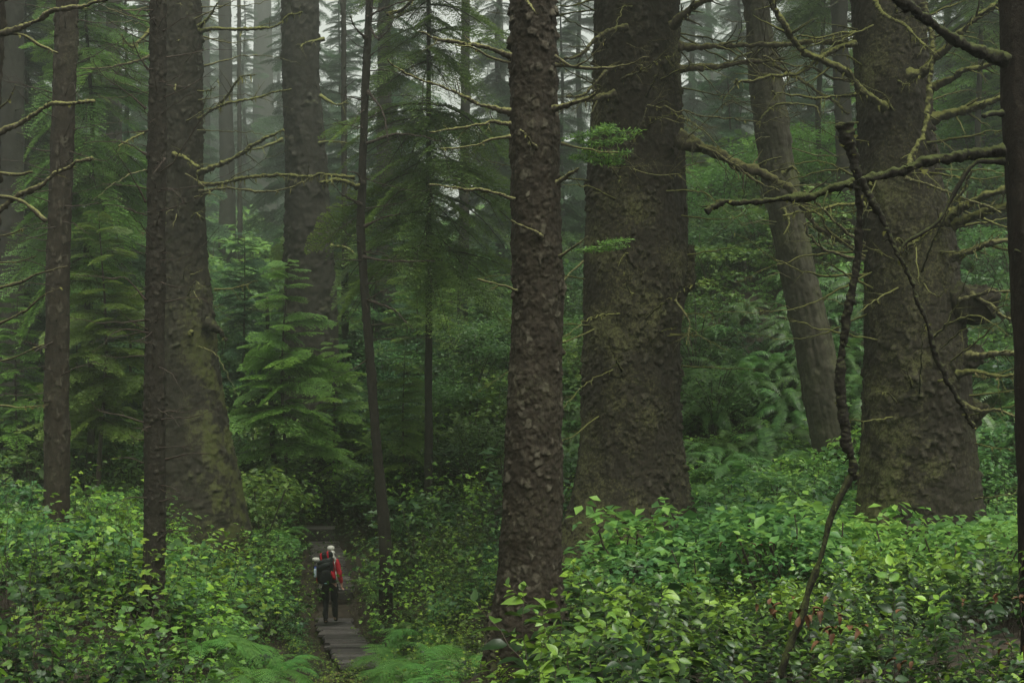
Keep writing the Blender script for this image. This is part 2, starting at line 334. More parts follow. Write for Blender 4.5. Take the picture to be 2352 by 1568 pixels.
gy = np.concatenate([np.linspace(-10, 55, 230), np.linspace(56, 300, 150)])
GX, GY = np.meshgrid(gx, gy); p3 = np.stack([GX.ravel(), GY.ravel(), np.zeros(GX.size)], 1)
GZ = ground(p3[:, 0], p3[:, 1]); GZ = GZ + fbm(p3 * (.9, .9, 1), 4, 5) * .22 * np.clip(pathdist(p3[:, 0], p3[:, 1]) - .3, 0, 1)
W_, H_ = len(gx), len(gy); ii = (np.arange(H_ - 1)[:, None] * W_ + np.arange(W_ - 1)[None]).ravel()
ter = link('ground', mesh_np('ground', np.column_stack([p3[:, :2], GZ]), [np.stack([ii, ii + 1, ii + W_ + 1, ii + W_], 1)], [M['soil']])); tag(ter, kind='structure')

# ------------------------------------------------------------------ trunks
def trunk_mesh(name, rows, d, top, base, mat, seed, cell=(.085, .12), depth=.02, flare=.0, ksp=.03, mossf=None, wob=.05, ridged=False, rowsoff=0):
    """rows: (py, left px, right px) of the trunk's outline at distance d; returns mesh about its base point"""
    rows = sorted(rows); z = np.array([(784 - r[0]) / F * d for r in rows]); xc = np.array([((r[1] + r[2]) / 2 - 1176) / F * d for r in rows]); rr = np.array([(r[2] - r[1]) / 2 / F * d for r in rows])
    zz = np.arange(base, top, ksp); o = np.argsort(z)
    def itp(v):
        w = np.interp(zz, z[o], v[o]); sl = (v[o][-1] - v[o][-2]) / (z[o][-1] - z[o][-2])
        w = np.where(zz > z[o][-1], v[o][-1] + np.clip(sl, -.03, .03) * (zz - z[o][-1]), w)
        k = max(3, int(.5 / ksp)) | 1; pad = np.pad(w, k // 2, mode='edge'); return np.convolve(pad, np.ones(k) / k, 'valid')
    cx = itp(xc); r = np.maximum(itp(rr), .04)
    r0 = rr.max(); na = max(12, int(2 * np.pi * r.mean() / ksp)); a = np.arange(na) / na * 2 * np.pi; n = len(zz)
    ca, sa = np.cos(a), np.sin(a); A, Zg = np.meshgrid(a, zz)
    circ = np.stack([np.cos(A).ravel() * 1.2, np.sin(A).ravel() * 1.2, (Zg * .35 / max(r0, .2)).ravel()], 1)
    Rr = np.repeat(r, na) * (1 + wob * fbm(circ + seed, 3, seed) * 2)
    hb = np.exp(-(Zg.ravel() - base) / (.35 + 1.2 * r0)); lobes = fbm(np.stack([np.cos(A).ravel() * 1.6, np.sin(A).ravel() * 1.6, Zg.ravel() * .3], 1) + seed * 3.1, 2, seed + 9)
    Rr = Rr * (1 + flare * hb * (.6 + 2.2 * lobes))
    X = np.repeat(cx, na) + np.cos(A).ravel() * Rr; Y = np.sin(A).ravel() * Rr; Zv = Zg.ravel()
    q = np.stack([X, Y, Zv], 1); warp = np.stack([fbm(q * 5, 2, seed + 1), fbm(q * 5, 2, seed + 2), fbm(q * 5, 2, seed + 3)], 1) * .55 + np.stack([fbm(q * 19, 2, seed + 7), fbm(q * 19, 2, seed + 8), fbm(q * 13, 2, seed + 9)], 1) * .5
    cs = np.array([cell[0], cell[0], cell[1]]); d1, d2, off, cid = worley(q / cs + warp, seed)
    edge = np.clip((d2 - d1) * 7, 0, 1)
    e1, e2, of2, ci2 = worley(q / (cs * .46) + warp * 2, seed + 50); ed2 = np.clip((e2 - e1) * 6, 0, 1)
    tl_ = off[:, 2] * (cid - .35) * 2.2 + off[:, 0] * (ci2.mean() - .5 + np.sin(cid * 40) * .8)
    pop = np.clip((cid - .45) * 2.2, 0, 1)
    big = np.clip(.5 + 1.6 * fbm(q * 1.3, 2, seed + 30), .1, 1.3)
    hgt = edge * (.2 * cid + 1.3 * big * pop ** 2) + np.clip(-tl_, -.5, .8) * edge * big * (.25 + pop) + .55 * ed2 * (ci2 - .3) + .5 * fbm(q * 26, 3, seed + 4) + .5 * fbm(q * (11, 11, 4), 2, seed + 12)
    if ridged:
        rg = 1 - np.abs(vnoise(np.stack([np.cos(A).ravel() * Rr * 14, np.sin(A).ravel() * Rr * 14, Zv * 1.1], 1) + warp * .8, seed + 5)) * 2; hgt = hgt * .35 + rg * .9
    disp = depth * (hgt - .5) + 1.1 * depth * fbm(q * 5, 3, seed + 6)
    X = X + np.cos(A).ravel() * disp; Y = Y + np.sin(A).ravel() * disp
    V = np.stack([X - cx[0], Y, Zv - base], 1)
    i = np.arange(n - 1)[:, None] * na; j = np.arange(na)[None]; j2 = (j + 1) % na
    Q = np.stack([i + j, i + j2, i + na + j2, i + na + j], -1).reshape(-1, 4)
    V = np.vstack([V, [[cx[-1] - cx[0], 0, zz[-1] - base + .3]]]); T = np.array([((n - 1) * na + b, (n - 1) * na + (b + 1) % na, n * na) for b in range(na)])
    plate = np.append(np.clip(edge * (.5 * cid + .5 * pop), 0, 1), 0); ms = np.zeros(len(V))
    if mossf is not None: mv = mossf(X - np.repeat(cx, na), Y, Zv, np.repeat(r, na)); ms[:-1] = mv * np.clip(.75 + 2.2 * fbm(q * 2.2, 3, seed + 20) + 1.2 * fbm(q * 11, 2, seed + 21), 0, 1.5)
    me = mesh_np(name, V, [Q, T], [mat], None, {'plate': plate, 'mossy': ms})
    return me, np.array([cx[0], d, base]), (zz, cx, r)

def branch_geo(pts, r0, r1, seed, twigs=4, gnarl=.12, k=7, knots=.6, tl=.35, rough=0):
    """pts: world points; returns Geo in world coordinates"""
    rg = np.random.default_rng(seed); pts = np.asarray(pts, float); L = np.linalg.norm(np.diff(pts, axis=0), axis=1).sum()
    n = max(10, int(L / max(r0 * 1.3, .03))); n = min(n, 140); C = catmull(pts, n)
    jit = np.stack([fbm(np.stack([np.arange(n) * .22 + seed, np.full(n, q * 7.), np.zeros(n)], 1), 3, seed + q) for q in range(3)], 1)
    kn = rg.normal(size=(n, 3)) * r0 * .22; kn[1:-1] = (kn[:-2] + kn[1:-1] * 2 + kn[2:]) / 4; jit = jit + kn / (gnarl * L * .12 + .02)
    env = np.sin(np.clip(np.linspace(0, 1, n) * 1.4, 0, 1) * np.pi / 2); C = C + jit * (gnarl * L * .12 + .02) * env[:, None] * (.6, .6, .8)
    u = np.linspace(0, 1, n); rad = r0 + (r1 - r0) * u ** .8; rad = rad * (1 + knots * fbm(np.stack([u * L * 9, u * 0 + seed, u * 0], 1), 2, seed)) + r0 * .55 * np.exp(-u * L / (r0 * 2.2))
    if rough:
        n_ = int(np.clip(L / (r0 * .3), 50, 320)); C = catmull(C, n_); rad = np.interp(np.linspace(0, 1, n_), u, rad); n = n_; k = 56 if r0 > .12 else 16; cl = max(.016, min(.09, r0 * .9))
    g = Geo(); V, Q, T = tube(C, rad, k, True, .22, seed)
    if rough:
        nr = V[:n * k] - np.repeat(C, k, 0); nr /= np.linalg.norm(nr, axis=1)[:, None] + 1e-9; q = V[:n * k]; a1, a2, of, ci = worley(q / cl + fbm(q * 17, 2, 3)[:, None] * .5, seed); V[:n * k] += nr * (rough * (np.clip((a2 - a1) * 6, 0, 1) * ci * 1.2 + fbm(q * .8 / cl, 3, seed) * 2.4 + fbm(q * 30, 2, seed)))[:, None]
    g.add(V, Q, T)
    for t in range(twigs):
        a = rg.uniform(.25, .95); i = min(int(a * n), n - 3); D = C[i + 1] - C[i]; D /= np.linalg.norm(D) + 1e-9
        side = rg.normal(size=3); side -= D * (side @ D); side /= np.linalg.norm(side); dr = D * rg.uniform(.2, 1) + side * rg.uniform(.5, 1) + np.array([0, 0, rg.uniform(-.4, .4)]); dr /= np.linalg.norm(dr)
        l = tl * rg.uniform(.35, 1.2) * min(1, L * .6); m = 7; uu = np.linspace(0, 1, m)
        cc = C[i] + dr * (uu * l)[:, None] + side * (uu ** 2 * l * rg.uniform(-.3, .3))[:, None] + rg.normal(size=(m, 3)) * l * .03 * uu[:, None]
        rb = rad[i] * rg.uniform(.25, .5) + .0015; V, Q, T = tube(cc, rb * (1 - .8 * uu), 4); g.add(V, Q, T)
        if rg.random() < .5:
            d2 = dr * .6 + rg.normal(size=3) * .5; cc2 = cc[3] + d2 * (uu * l * .5)[:, None]; V, Q, T = tube(cc2, rb * .5 * (1 - .8 * uu) + .0008, 3); g.add(V, Q, T)
    return g, C, rad
def hang_moss(C, rad, seed, n=40, ln=.10, wide=.02, up=.6):
    """tufts of moss: rough lumps over the top of a branch and short strands hanging under it"""
    rg = np.random.default_rng(seed); g = Geo(); m = len(C)
    for _ in range(n):
        i = rg.integers(0, m); c = C[i] + rg.normal(size=3) * rad[i] * .6; l = ln * rg.uniform(.3, 1.3); w = wide * rg.uniform(.5, 1.3); a = rg.uniform(0, np.pi)
        dx = np.array([np.cos(a), np.sin(a), 0]) * w; dn = np.array([rg.normal() * .25, rg.normal() * .25, -1]) * l
        if rg.random() < up: dn = np.array([rg.normal() * .8, rg.normal() * .8, rg.uniform(-.6, .5)]) * l * .5
        g.add([c - dx, c + dx, c + dx * .7 + dn * .6, c + dn, c - dx * .6 + dn * .55], None, [(0, 1, 2), (0, 2, 4), (4, 2, 3)])
    return g
def put(name, g, parent, mats, smooth=True, base=None):
    b = np.array(parent.location) if base is None else base
    g.V = [v - b for v in g.V]; return link(name, g.mesh(name, mats, smooth), parent)
RS = {22: .66, 21: .66, 23: .62, 33: .66}
def BR(tree, d, pts, r0, r1, mat='dead', seed=None, twigs=4, dd=None, moss=0, mossmat='moss', gn=.12, ln=.10, name='branch', k=7, tl=.35):
    """pts: (px, py[, depth offset]) read off the picture; d: distance of the branch's root"""
    global _bs
    if name == 'branch': r0 *= RS.get(int(d), 1); r1 *= RS.get(int(d), 1)
    _bs += 1; s = seed or _bs; n = len(pts)
    dirn = dd if dd is not None else [0, -1, 1][_bs % 3] * .25
    W = [P(q[0], q[1], d + (q[2] if len(q) > 2 else dirn * i / (n - 1) * 2)) for i, q in enumerate(pts)]
    g, C, rad = branch_geo(W, r0, r1, s, twigs, gn, k, tl=tl, rough=(r0 * .22 if r0 > .018 and d < 40 else 0))
    o = put(name, g, tree, [M[mat]])
    if moss:
        mg = hang_moss(C, rad, s + 5, moss, ln); b = np.array(tree.location); mg.V = [v - b for v in mg.V]
        link('moss', mg.mesh('moss', [M[mossmat]], False), o)
    return o
_bs = 100
def auto_twigs(tree, prof, n, z0, z1, l0, l1, seed, mat='twig', r=.008, up=(-.3, .35), name='dead_branch', side=None, tw=2, moss=0):
    rg = np.random.default_rng(seed); zz, cx, r_ = prof; b = np.array(tree.location)
    for i in range(n):
        z = rg.uniform(z0, z1); x = np.interp(z, zz, cx); rr = np.interp(z, zz, r_); a = rg.uniform(0, 2 * np.pi) if side is None else rg.normal(side, .7)
        if np.sin(a) > .4: a = -a
        dr = np.array([np.cos(a), np.sin(a), rg.uniform(*up)]); l = rg.uniform(l0, l1); st = np.array([x, b[1], z]) + dr * (rr * .85)
        pts = [st, st + dr * l * .5 + (0, 0, rg.uniform(-.05, .08) * l), st + dr * l + (0, 0, rg.uniform(-.2, .25) * l)]
        g, C, rad = branch_geo(pts, r * rg.uniform(.7, 1.4), .002, seed * 50 + i, tw, .15, 5, tl=.25); o = put(name, g, tree, [M[mat]])
        if moss and l > .5: mg = hang_moss(C, rad, seed * 9 + i, moss, .06, .012); b_ = np.array(tree.location); mg.V = [v - b_ for v in mg.V]; link('moss', mg.mesh('moss', [M['moss']], False), o)
TREES = {}
def tree(key, name, label, rows, d, base_py, mat, seed, top=13, cat='tree', group=None, **kw):
    base = (784 - base_py) / F * d; bx = (np.interp(base_py, [r[0] for r in rows], [(r[1] + r[2]) / 2 for r in rows]) - 1176) / F * d
    base = min(base, *[gz(bx + q, d + w) for q in (-1, 0, 1) for w in (-1, 0, 1)]) - .35
    me, loc, prof = trunk_mesh('trunk', rows, d, top, base, M[mat], seed, **kw)
    t = thing(name, label, cat, loc, group); link('trunk', me, t); TREES[key] = (t, prof); return t, prof

# ------------------------------------------------------------------ the big trunks
lich = lambda lo, hi, a: (lambda x, y, z, r: a * np.clip((hi - z) / (hi - lo), 0, 1))
# centre: scaly spruce, 15 m away
t7, p7 = tree('center', 'spruce_tree', 'straight scaly brown spruce in the centre, its mossy foot in the glossy bushes',
    [(-60, 1166, 1270), (0, 1168, 1274), (400, 1170, 1288), (700, 1178, 1297), (1000, 1160, 1294), (1250, 1150, 1290), (1350, 1138, 1292), (1430, 1122, 1305), (1520, 1105, 1325)], 15, 1510, 'spruce', 11,
    cell=(.075, .10), depth=.024, flare=.10, ksp=.011, top=9.5, mossf=lambda x, y, z, r: np.clip((-2.3 - z) / .9, 0, 1) * .5)
for pts, r0 in (([(1172, 130), (1110, 107), (1030, 95), (958, 70)], .026), ([(1172, 145), (1120, 130), (1080, 108), (1045, 104)], .012), ([(1172, 258), (1100, 240), (1052, 215), (950, 178), (890, 140)], .026),
                ([(1172, 286), (1130, 280), (1080, 290), (985, 305)], .020), ([(1172, 314), (1120, 322), (1090, 335), (1010, 340)], .016), ([(1182, 458), (1120, 440), (1060, 435), (985, 424)], .020),
                ([(1187, 668), (1150, 655), (1095, 643)], .018), ([(1245, 545), (1215, 525), (1175, 505)], .020), ([(1230, 340), (1215, 320), (1195, 300)], .020), ([(1270, 250), (1310, 240), (1360, 220), (1375, 205)], .028),
                ([(1275, 130), (1310, 150), (1345, 140), (1390, 90)], .016), ([(1280, 420), (1310, 400), (1330, 385)], .022), ([(1285, 590), (1320, 565), (1350, 540)], .016),
                ([(1200, -10), (1215, 10), (1228, 28)], .020), ([(1275, 150), (1340, 155), (1400, 158), (1450, 145), (1480, 130)], .018),
                ([(1290, 330), (1360, 345), (1420, 350)], .014)):
    BR(t7, 14.75, pts, r0, .006, 'dead', twigs=5, dd=-.15, moss=8, ln=.03, gn=.16)
# two short live sprigs of this tree
def needle_tuft(C, seed, n=900, w=.05, l=.035, tone=(.4, 1), flat=.5):
    rg = np.random.default_rng(seed); g = Geo(); i = rg.integers(0, len(C), n); c = C[i] + rg.normal(size=(n, 3)) * w * (1, 1, flat)
    dr = rg.normal(size=(n, 3)) * (1, .8, .5) + (.0, 0, .1); dr /= np.linalg.norm(dr, axis=1)[:, None]; s = np.cross(dr, rg.normal(size=(n, 3))); s /= np.linalg.norm(s, axis=1)[:, None]
    L = l * rg.uniform(.5, 1.3, n)[:, None]; V = np.stack([c, c + dr * L * .5 + s * L * .10, c + dr * L, c + dr * L * .5 - s * L * .10], 1).reshape(-1, 3)
    g.add(V, np.arange(n * 4).reshape(n, 4), tone=np.repeat(rg.uniform(*tone, n), 4)); return g
def sprig(tree_, d, main, subs, seed, mat='hemlock', **k):
    g = Geo()
    for q, s in enumerate(subs):
        C = catmull([P(*a, d + q * .02) for a in s], 40); a = needle_tuft(C, seed + q, **k).arrays(); g.add(a['V'], a['Q'], tone=a['t'])
        V, Q, T = tube(C, .004, 4); g.add(V, Q, T, m=1)
    return put('needle_spray', g, tree_, [M[mat], M['twig']])
M['fresh'] = leafmat('fresh spruce needles', [(0, (.035, .075, .03)), (.5, (.075, .145, .038)), (1, (.16, .28, .05))], .5, .35, .3)
sprig(t7, 14.7, None, [[(1300, 320), (1350, 310), (1400, 303), (1465, 305)], [(1330, 325), (1380, 330), (1440, 318)], [(1340, 345), (1380, 355), (1440, 350)], [(1310, 360), (1380, 372), (1430, 372)], [(1370, 305), (1390, 295), (1405, 292)]], 21, 'fresh', n=520, w=.030, l=.055, tone=(.1, 1))
sprig(t7, 14.7, None, [[(1325, 575), (1370, 568), (1445, 552)], [(1350, 575), (1400, 572), (1440, 565)], [(1380, 560), (1410, 555), (1445, 552)]], 31, 'fresh', n=260, w=.018, l=.045, tone=(.35, 1))

# giant right of the centre
t8, p8 = tree('giant', 'giant_spruce_tree', 'massive lichen-speckled spruce trunk directly right of the centre tree',
    [(-60, 1366, 1556), (0, 1367, 1560), (200, 1366, 1563), (400, 1354, 1570), (600, 1350, 1580), (800, 1345, 1560), (1000, 1336, 1563), (1120, 1322, 1580), (1200, 1300, 1600), (1300, 1275, 1640)], 24, 1290, 'giant', 5,
    cell=(.075, .12), depth=.030, flare=.10, ksp=.019, top=14, wob=.07, mossf=lambda x, y, z, r: .16 * np.clip((1.6 - z) / 2, 0, 1) * (x < .35) + .18 * np.clip((-2.4 - z) / 1.2, 0, 1) + .05 * (x < 0))
D8 = 23.2
for pts, r0, r1, mt, mo in (([(1545, 60), (1570, 35), (1600, 12), (1660, -12)], .11, .06, 'dead', 10), ([(1560, 108), (1640, 106), (1720, 104), (1830, 98), (1960, 100)], .085, .05, 'dead', 8),
        ([(1560, 158), (1640, 152), (1720, 145), (1780, 155), (1840, 180), (1900, 220), (1950, 260)], .075, .03, 'dead', 8),
        ([(1555, 318), (1640, 350), (1710, 385), (1780, 420), (1840, 460), (1875, 520), (1950, 560)], .15, .05, 'dead', 26),
        ([(1570, 330), (1600, 335), (1660, 360), (1730, 410), (1790, 440)], .05, .02, 'dead', 6),
        ([(1440, 62), (1400, 70), (1365, 95), (1345, 118), (1320, 132), (1300, 135)], .06, .025, 'dead', 10), ([(1410, 216), (1370, 225), (1330, 235), (1290, 242)], .085, .05, 'dead', 6),
        ([(1430, 155), (1400, 160), (1370, 190), (1340, 215), (1300, 225)], .05, .02, 'dead', 20),
        ([(1430, 185), (1440, 175), (1470, 165), (1475, 150)], .05, .02, 'dead', 14), ([(1480, 290), (1485, 262), (1490, 245), (1530, 248), (1590, 262), (1680, 272), (1750, 280), (1835, 262)], .040, .008, 'dead', 10),
        ([(1480, 270), (1520, 272), (1570, 285), (1600, 300)], .025, .006, 'dead', 3), ([(1420, 400), (1430, 370), (1445, 345), (1450, 325)], .035, .01, 'dead', 5),
        ([(1455, 390), (1490, 400), (1540, 402), (1565, 400), (1575, 380), (1620, 375)], .026, .008, 'dead', 8), ([(1400, 385), (1440, 385), (1480, 380), (1505, 368)], .018, .006, 'dead', 3),
        ([(1560, 270), (1600, 290), (1650, 335)], .028, .008, 'dead', 2), ([(1440, 100), (1470, 110), (1500, 90)], .012, .004, 'dead', 0),
        ([(1560, 330), (1600, 300), (1660, 240), (1700, 225)], .02, .006, 'dead', 2),
        ([(1565, 120), (1620, 180), (1680, 225), (1790, 255), (1840, 262)], .02, .007, 'dead', 3),
        ([(1340, 600), (1300, 640), (1295, 665)], .03, .01, 'dead', 2), ([(1550, 690), (1585, 740), (1575, 790)], .03, .01, 'dead', 2)):
    BR(t8, D8, pts, r0, r1, mt, twigs=14, dd=-.3, moss=mo, ln=.07, gn=.24, tl=.7)
auto_twigs(t8, p8, 44, -1.0, 6.5, .6, 3.0, 71, 'deadmoss', .018, (-.4, .35), tw=8, moss=10)
# low bulging scar on its right side
g, C, rad = branch_geo([P(1540, 660, 24), P(1570, 650, 23.9), P(1580, 610, 23.9), P(1583, 570, 24)], .13, .07, 77, 0, .1, 9, rough=.03); put('burl', g, t8, [M['giant']])

# right giant
t10, p10 = tree('rightgiant', 'giant_spruce_tree', 'huge branchy spruce on the right with knotty burls on its side',
    [(-60, 1955, 2110), (0, 1958, 2122), (300, 1976, 2142), (420, 1982, 2160), (520, 1986, 2190), (680, 1984, 2208), (820, 1985, 2228), (1000, 1982, 2240), (1120, 1984, 2250), (1200, 1978, 2262), (1300, 1960, 2290)], 22, 1290, 'giant', 8,
    cell=(.075, .12), depth=.030, flare=.07, ksp=.019, top=13, wob=.06, mossf=lambda x, y, z, r: .26 * np.clip((1.4 - z) / 2, 0, 1) * np.clip(.8 - x / r, 0, 1) + .04)
D10 = 21.3
for pts, r0, r1, mo, mt, mm in (([(2145, 272), (2190, 260), (2235, 247), (2300, 225), (2360, 205)], .10, .06, 14, 'deadmoss', 'moss'), ([(2140, 200), (2190, 180), (2215, 165), (2260, 150), (2320, 130)], .07, .04, 8, 'deadmoss', 'moss'),
        ([(2085, 175), (2120, 165), (2150, 130), (2180, 100), (2220, 60), (2260, 25), (2300, 5)], .09, .05, 34, 'deadmoss', 'moss'),
        ([(2170, 505), (2210, 480), (2260, 455), (2330, 430)], .10, .05, 14, 'deadmoss', 'moss'), ([(2190, 515), (2240, 495), (2290, 480), (2350, 465)], .09, .04, 18, 'deadmoss', 'moss'),
        ([(2185, 590), (2230, 575), (2270, 558), (2360, 552)], .08, .035, 8, 'dead', 'moss'), ([(2200, 600), (2250, 560), (2290, 570), (2360, 580)], .03, .02, 12, 'deadmoss', 'palemoss'),
        ([(2205, 690), (2240, 680), (2265, 670), (2300, 670), (2360, 672)], .05, .015, 6, 'dead', 'moss'), ([(2230, 675), (2270, 700), (2310, 730), (2360, 745)], .05, .02, 10, 'dead', 'moss'),
        ([(2225, 818), (2270, 815), (2360, 818)], .07, .05, 4, 'dead', 'moss'), ([(2200, 860), (2240, 850), (2290, 862), (2360, 866)], .06, .025, 26, 'deadmoss', 'palemoss'),
        ([(2210, 930), (2260, 945), (2300, 942), (2350, 962)], .06, .02, 4, 'dead', 'moss'), ([(2240, 1145), (2280, 1140), (2350, 1130)], .02, .01, 4, 'dead', 'moss'),
        ([(2035, 248), (2000, 225), (1968, 200), (1945, 165), (1900, 140), (1850, 120), (1815, 80), (1780, 20), (1770, -10)], .075, .05, 60, 'deadmoss', 'moss'),
        ([(1965, 100), (1930, 108), (1890, 128), (1860, 150), (1815, 175), (1770, 180), (1700, 185), (1695, 190)], .055, .02, 60, 'deadmoss', 'moss'),
        ([(1962, 75), (1930, 78), (1880, 84), (1830, 84)], .035, .012, 10, 'deadmoss', 'moss'), ([(1965, 218), (1920, 222), (1870, 226), (1790, 214), (1775, 212)], .035, .012, 14, 'deadmoss', 'moss'),
        ([(1968, 190), (1910, 178), (1870, 160), (1790, 140), (1750, 130)], .03, .01, 6, 'dead', 'moss'), ([(1970, 282), (1930, 284), (1890, 284)], .022, .006, 3, 'deadmoss', 'moss'),
        ([(1985, 470), (1930, 472), (1860, 485), (1800, 495)], .045, .012, 24, 'deadmoss', 'moss'), ([(1985, 595), (1940, 590), (1890, 570), (1860, 545), (1850, 520), (1870, 500)], .035, .014, 6, 'dead', 'moss'),
        ([(1985, 560), (1940, 530), (1880, 470), (1850, 440)], .035, .015, 8, 'dead', 'moss'), ([(1985, 590), (1920, 545), (1870, 490), (1800, 460)], .03, .012, 8, 'deadmoss', 'moss'), 
        ([(2120, 10), (2140, 80), (2140, 160), (2130, 230), (2125, 290), (2105, 340), (2085, 385)], .06, .04, 70, 'deadmoss', 'moss'),
        ([(2070, 575), (2100, 555), (2150, 520), (2180, 480), (2215, 430), (2235, 395)], .05, .02, 30, 'deadmoss', 'moss'),
        ([(2010, 5), (2030, 35), (2075, 55), (2110, 85), (2130, 110)], .045, .02, 20, 'deadmoss', 'moss'), ([(2080, 410), (2130, 425), (2170, 440), (2230, 460), (2300, 485)], .03, .02, 6, 'dead', 'moss'),
        ([(2140, 300), (2170, 330), (2200, 350), (2230, 345)], .012, .004, 0, 'dead', 'moss'), ([(2180, 355), (2185, 400), (2170, 440)], .012, .004, 0, 'dead', 'moss')):
    BR(t10, D10, pts, r0, r1, mt, twigs=11, dd=-.35, moss=int(mo * 1.6), mossmat=mm, ln=.085, gn=.26, tl=.5)
for pts, r0, r1 in (([(2170, 700), (2215, 695), (2245, 690), (2262, 680)], .24, .16), ([(2180, 835), (2220, 825), (2240, 820)], .18, .08), ([(2180, 950), (2225, 950), (2262, 945)], .20, .08)):
    g, C, rad = branch_geo([P(*q, 21.7) for q in pts], r0, r1, int(pts[0][1]), 0, .1, 12, rough=.035); put('burl', g, t10, [M['giant']])

auto_twigs(t10, p10, 54, -1.5, 5.8, .6, 3.0, 72, 'deadmoss', .020, (-.4, .45), tw=8, moss=12)
# leaning tree
t9, p9 = tree('leaning', 'leaning_tree', 'grey ridged trunk leaning left in front of the fern bank',
    [(-60, 1700, 1755), (60, 1714, 1770), (200, 1722, 1800), (400, 1745, 1828), (600, 1788, 1868), (800, 1828, 1915), (1000, 1862, 1955), (1130, 1882, 1976), (1200, 1890, 1995)], 34, 1170, 'cedar', 14,
    cell=(.07, .30), depth=.035, flare=.05, ksp=.03, top=11, ridged=True, mossf=lambda x, y, z, r: .25 * (x > .15) + .15 * (np.abs(z - 3.8) < .8))
for pts, r0, mo in (([(1740, 290), (1770, 250), (1800, 240), (1870, 245), (1880, 262)], .07, 40), ([(1745, 380), (1760, 370), (1795, 360)], .05, 20), ([(1800, 400), (1820, 385), (1835, 400)], .07, 26), ([(1800, 480), (1812, 510), (1800, 540)], .05, 22), ([(1745, 120), (1700, 130), (1650, 165)], .05, 10)):
    BR(t9, 33.4, pts, r0, .02, 'deadmoss', twigs=3, dd=-.2, moss=mo, ln=.12)

auto_twigs(t9, p9, 26, 0, 8, .6, 2.2, 74, 'dead', .016, (-.4, .4), tw=5)
# near dark tree at the right edge
t11, p11 = tree('edge', 'dark_tree', 'near dark brown trunk cut by the right edge of the picture',
    [(-60, 2298, 2404), (0, 2298, 2405), (300, 2303, 2412), (450, 2311, 2420), (700, 2328, 2440), (1000, 2336, 2452), (1400, 2346, 2465), (1568, 2350, 2475)], 9.5, 1900, 'edge', 19, cell=(.03, .10), depth=.008, flare=.05, ksp=.012, top=6, wob=.03, ridged=True)
BR(t11, 9.4, [(2310, 138), (2255, 120), (2200, 95), (2130, 50), (2090, 15), (2040, -15)], .034, .026, 'deaddark', twigs=3, dd=-.2, gn=.06, moss=10, ln=.02)
BR(t11, 9.4, [(2305, 345), (2240, 352), (2190, 362), (2130, 372), (2070, 395), (1985, 412), (1920, 432), (1850, 455), (1780, 460), (1700, 463), (1650, 470), (1625, 488)], .034, .016, 'deaddark', twigs=6, dd=-.15, gn=.05, moss=120, ln=.028, tl=.2)
BR(t11, 9.4, [(2305, 370), (2270, 372), (2240, 375), (2215, 400), (2180, 470), (2140, 520), (2080, 560), (2065, 585)], .018, .010, 'deaddark', twigs=4, dd=-.1, gn=.08, moss=50, ln=.02, tl=.15)
BR(t11, 9.4, [(2330, 575), (2350, 580), (2380, 575)], .012, .006, 'deaddark')
BR(t11, 9.4, [(2300, 260), (2275, 262), (2258, 262)], .018, .014, 'deaddark', twigs=0)
# the broken dead stems caught on its long limb
hb = thing('hanging_branch', 'dead mossy stem hanging from the long limb down into the bushes', 'fallen branch', P(1965, 1090, 9.0))
for pts, r0, r1, mo in (([(1940, 285), (1950, 330), (1962, 375), (1972, 420)], .036, .026, 60), ([(1972, 415), (1974, 500), (1968, 600), (1955, 680), (1938, 760), (1930, 840), (1932, 930), (1942, 1000), (1955, 1060), (1968, 1098)], .020, .026, 40),
                        ([(1962, 1080), (1935, 1130), (1905, 1200), (1880, 1290), (1850, 1380), (1815, 1480), (1790, 1560)], .018, .022, 20)):
    BR(hb, 9.0, pts, r0, r1, 'deaddark', twigs=2, dd=0, gn=.05, moss=mo, ln=.02, name='stem', tl=.12)
hb2 = thing('hanging_branch', 'dark crooked broken branch slanting across the huge right trunk', 'fallen branch', P(2235, 980, 8.9))
BR(hb2, 8.9, [(1975, 410), (2000, 455), (2030, 510), (2055, 570), (2090, 640), (2112, 700), (2135, 760), (2160, 840), (2185, 895), (2215, 940), (2238, 985)], .020, .010, 'deaddark', twigs=3, dd=0, gn=.05, moss=60, ln=.03, tl=.12)

# left side trunks
t1, p1 = tree('left', 'spruce_tree', 'straight bare brown spruce trunk near the left edge with a pale streak',
    [(-60, 130, 182), (0, 129, 180), (300, 118, 170), (600, 107, 160), (900, 103, 158), (1150, 101, 160), (1250, 98, 162), (1330, 90, 168)], 23.6, 1300, 'spruce', 23, cell=(.05, .16), depth=.014, flare=.05, ksp=.02, top=12, wob=.04)
auto_twigs(t1, p1, 46, -1.2, 6.5, .3, 1.9, 3, 'twig', .010, tw=5)
t2, p2 = tree('knotty', 'spruce_tree', 'slim knotty spruce trunk standing before the mossy giant on the left',
    [(-60, 344, 380), (0, 344, 383), (300, 340, 382), (600, 335, 380), (900, 331, 380), (1200, 330, 380), (1400, 328, 378), (1480, 322, 384)], 18, 1450, 'slim', 29, cell=(.045, .07), depth=.014, flare=.06, ksp=.013, top=10, wob=.05)
auto_twigs(t2, p2, 80, -2.6, 4.6, .08, 1.1, 4, 'twig', .008, tw=4)
for pts in ([(370, 395), (400, 370), (440, 310), (460, 275)], [(378, 365), (352, 400)], [(335, 250), (290, 210), (240, 175), (210, 140)], [(335, 355), (290, 330), (230, 325), (190, 330)], [(340, 160), (315, 120), (300, 60)], [(335, 465), (300, 400), (260, 340)], [(380, 1055), (420, 1045), (480, 1040)], [(330, 970), (280, 955), (235, 945), (205, 920)], [(335, 690), (290, 640), (260, 640), (170, 630)]):
    BR(t2, 17.9, pts, .012, .003, 'twig', twigs=5, dd=-.2, tl=.3, gn=.15)
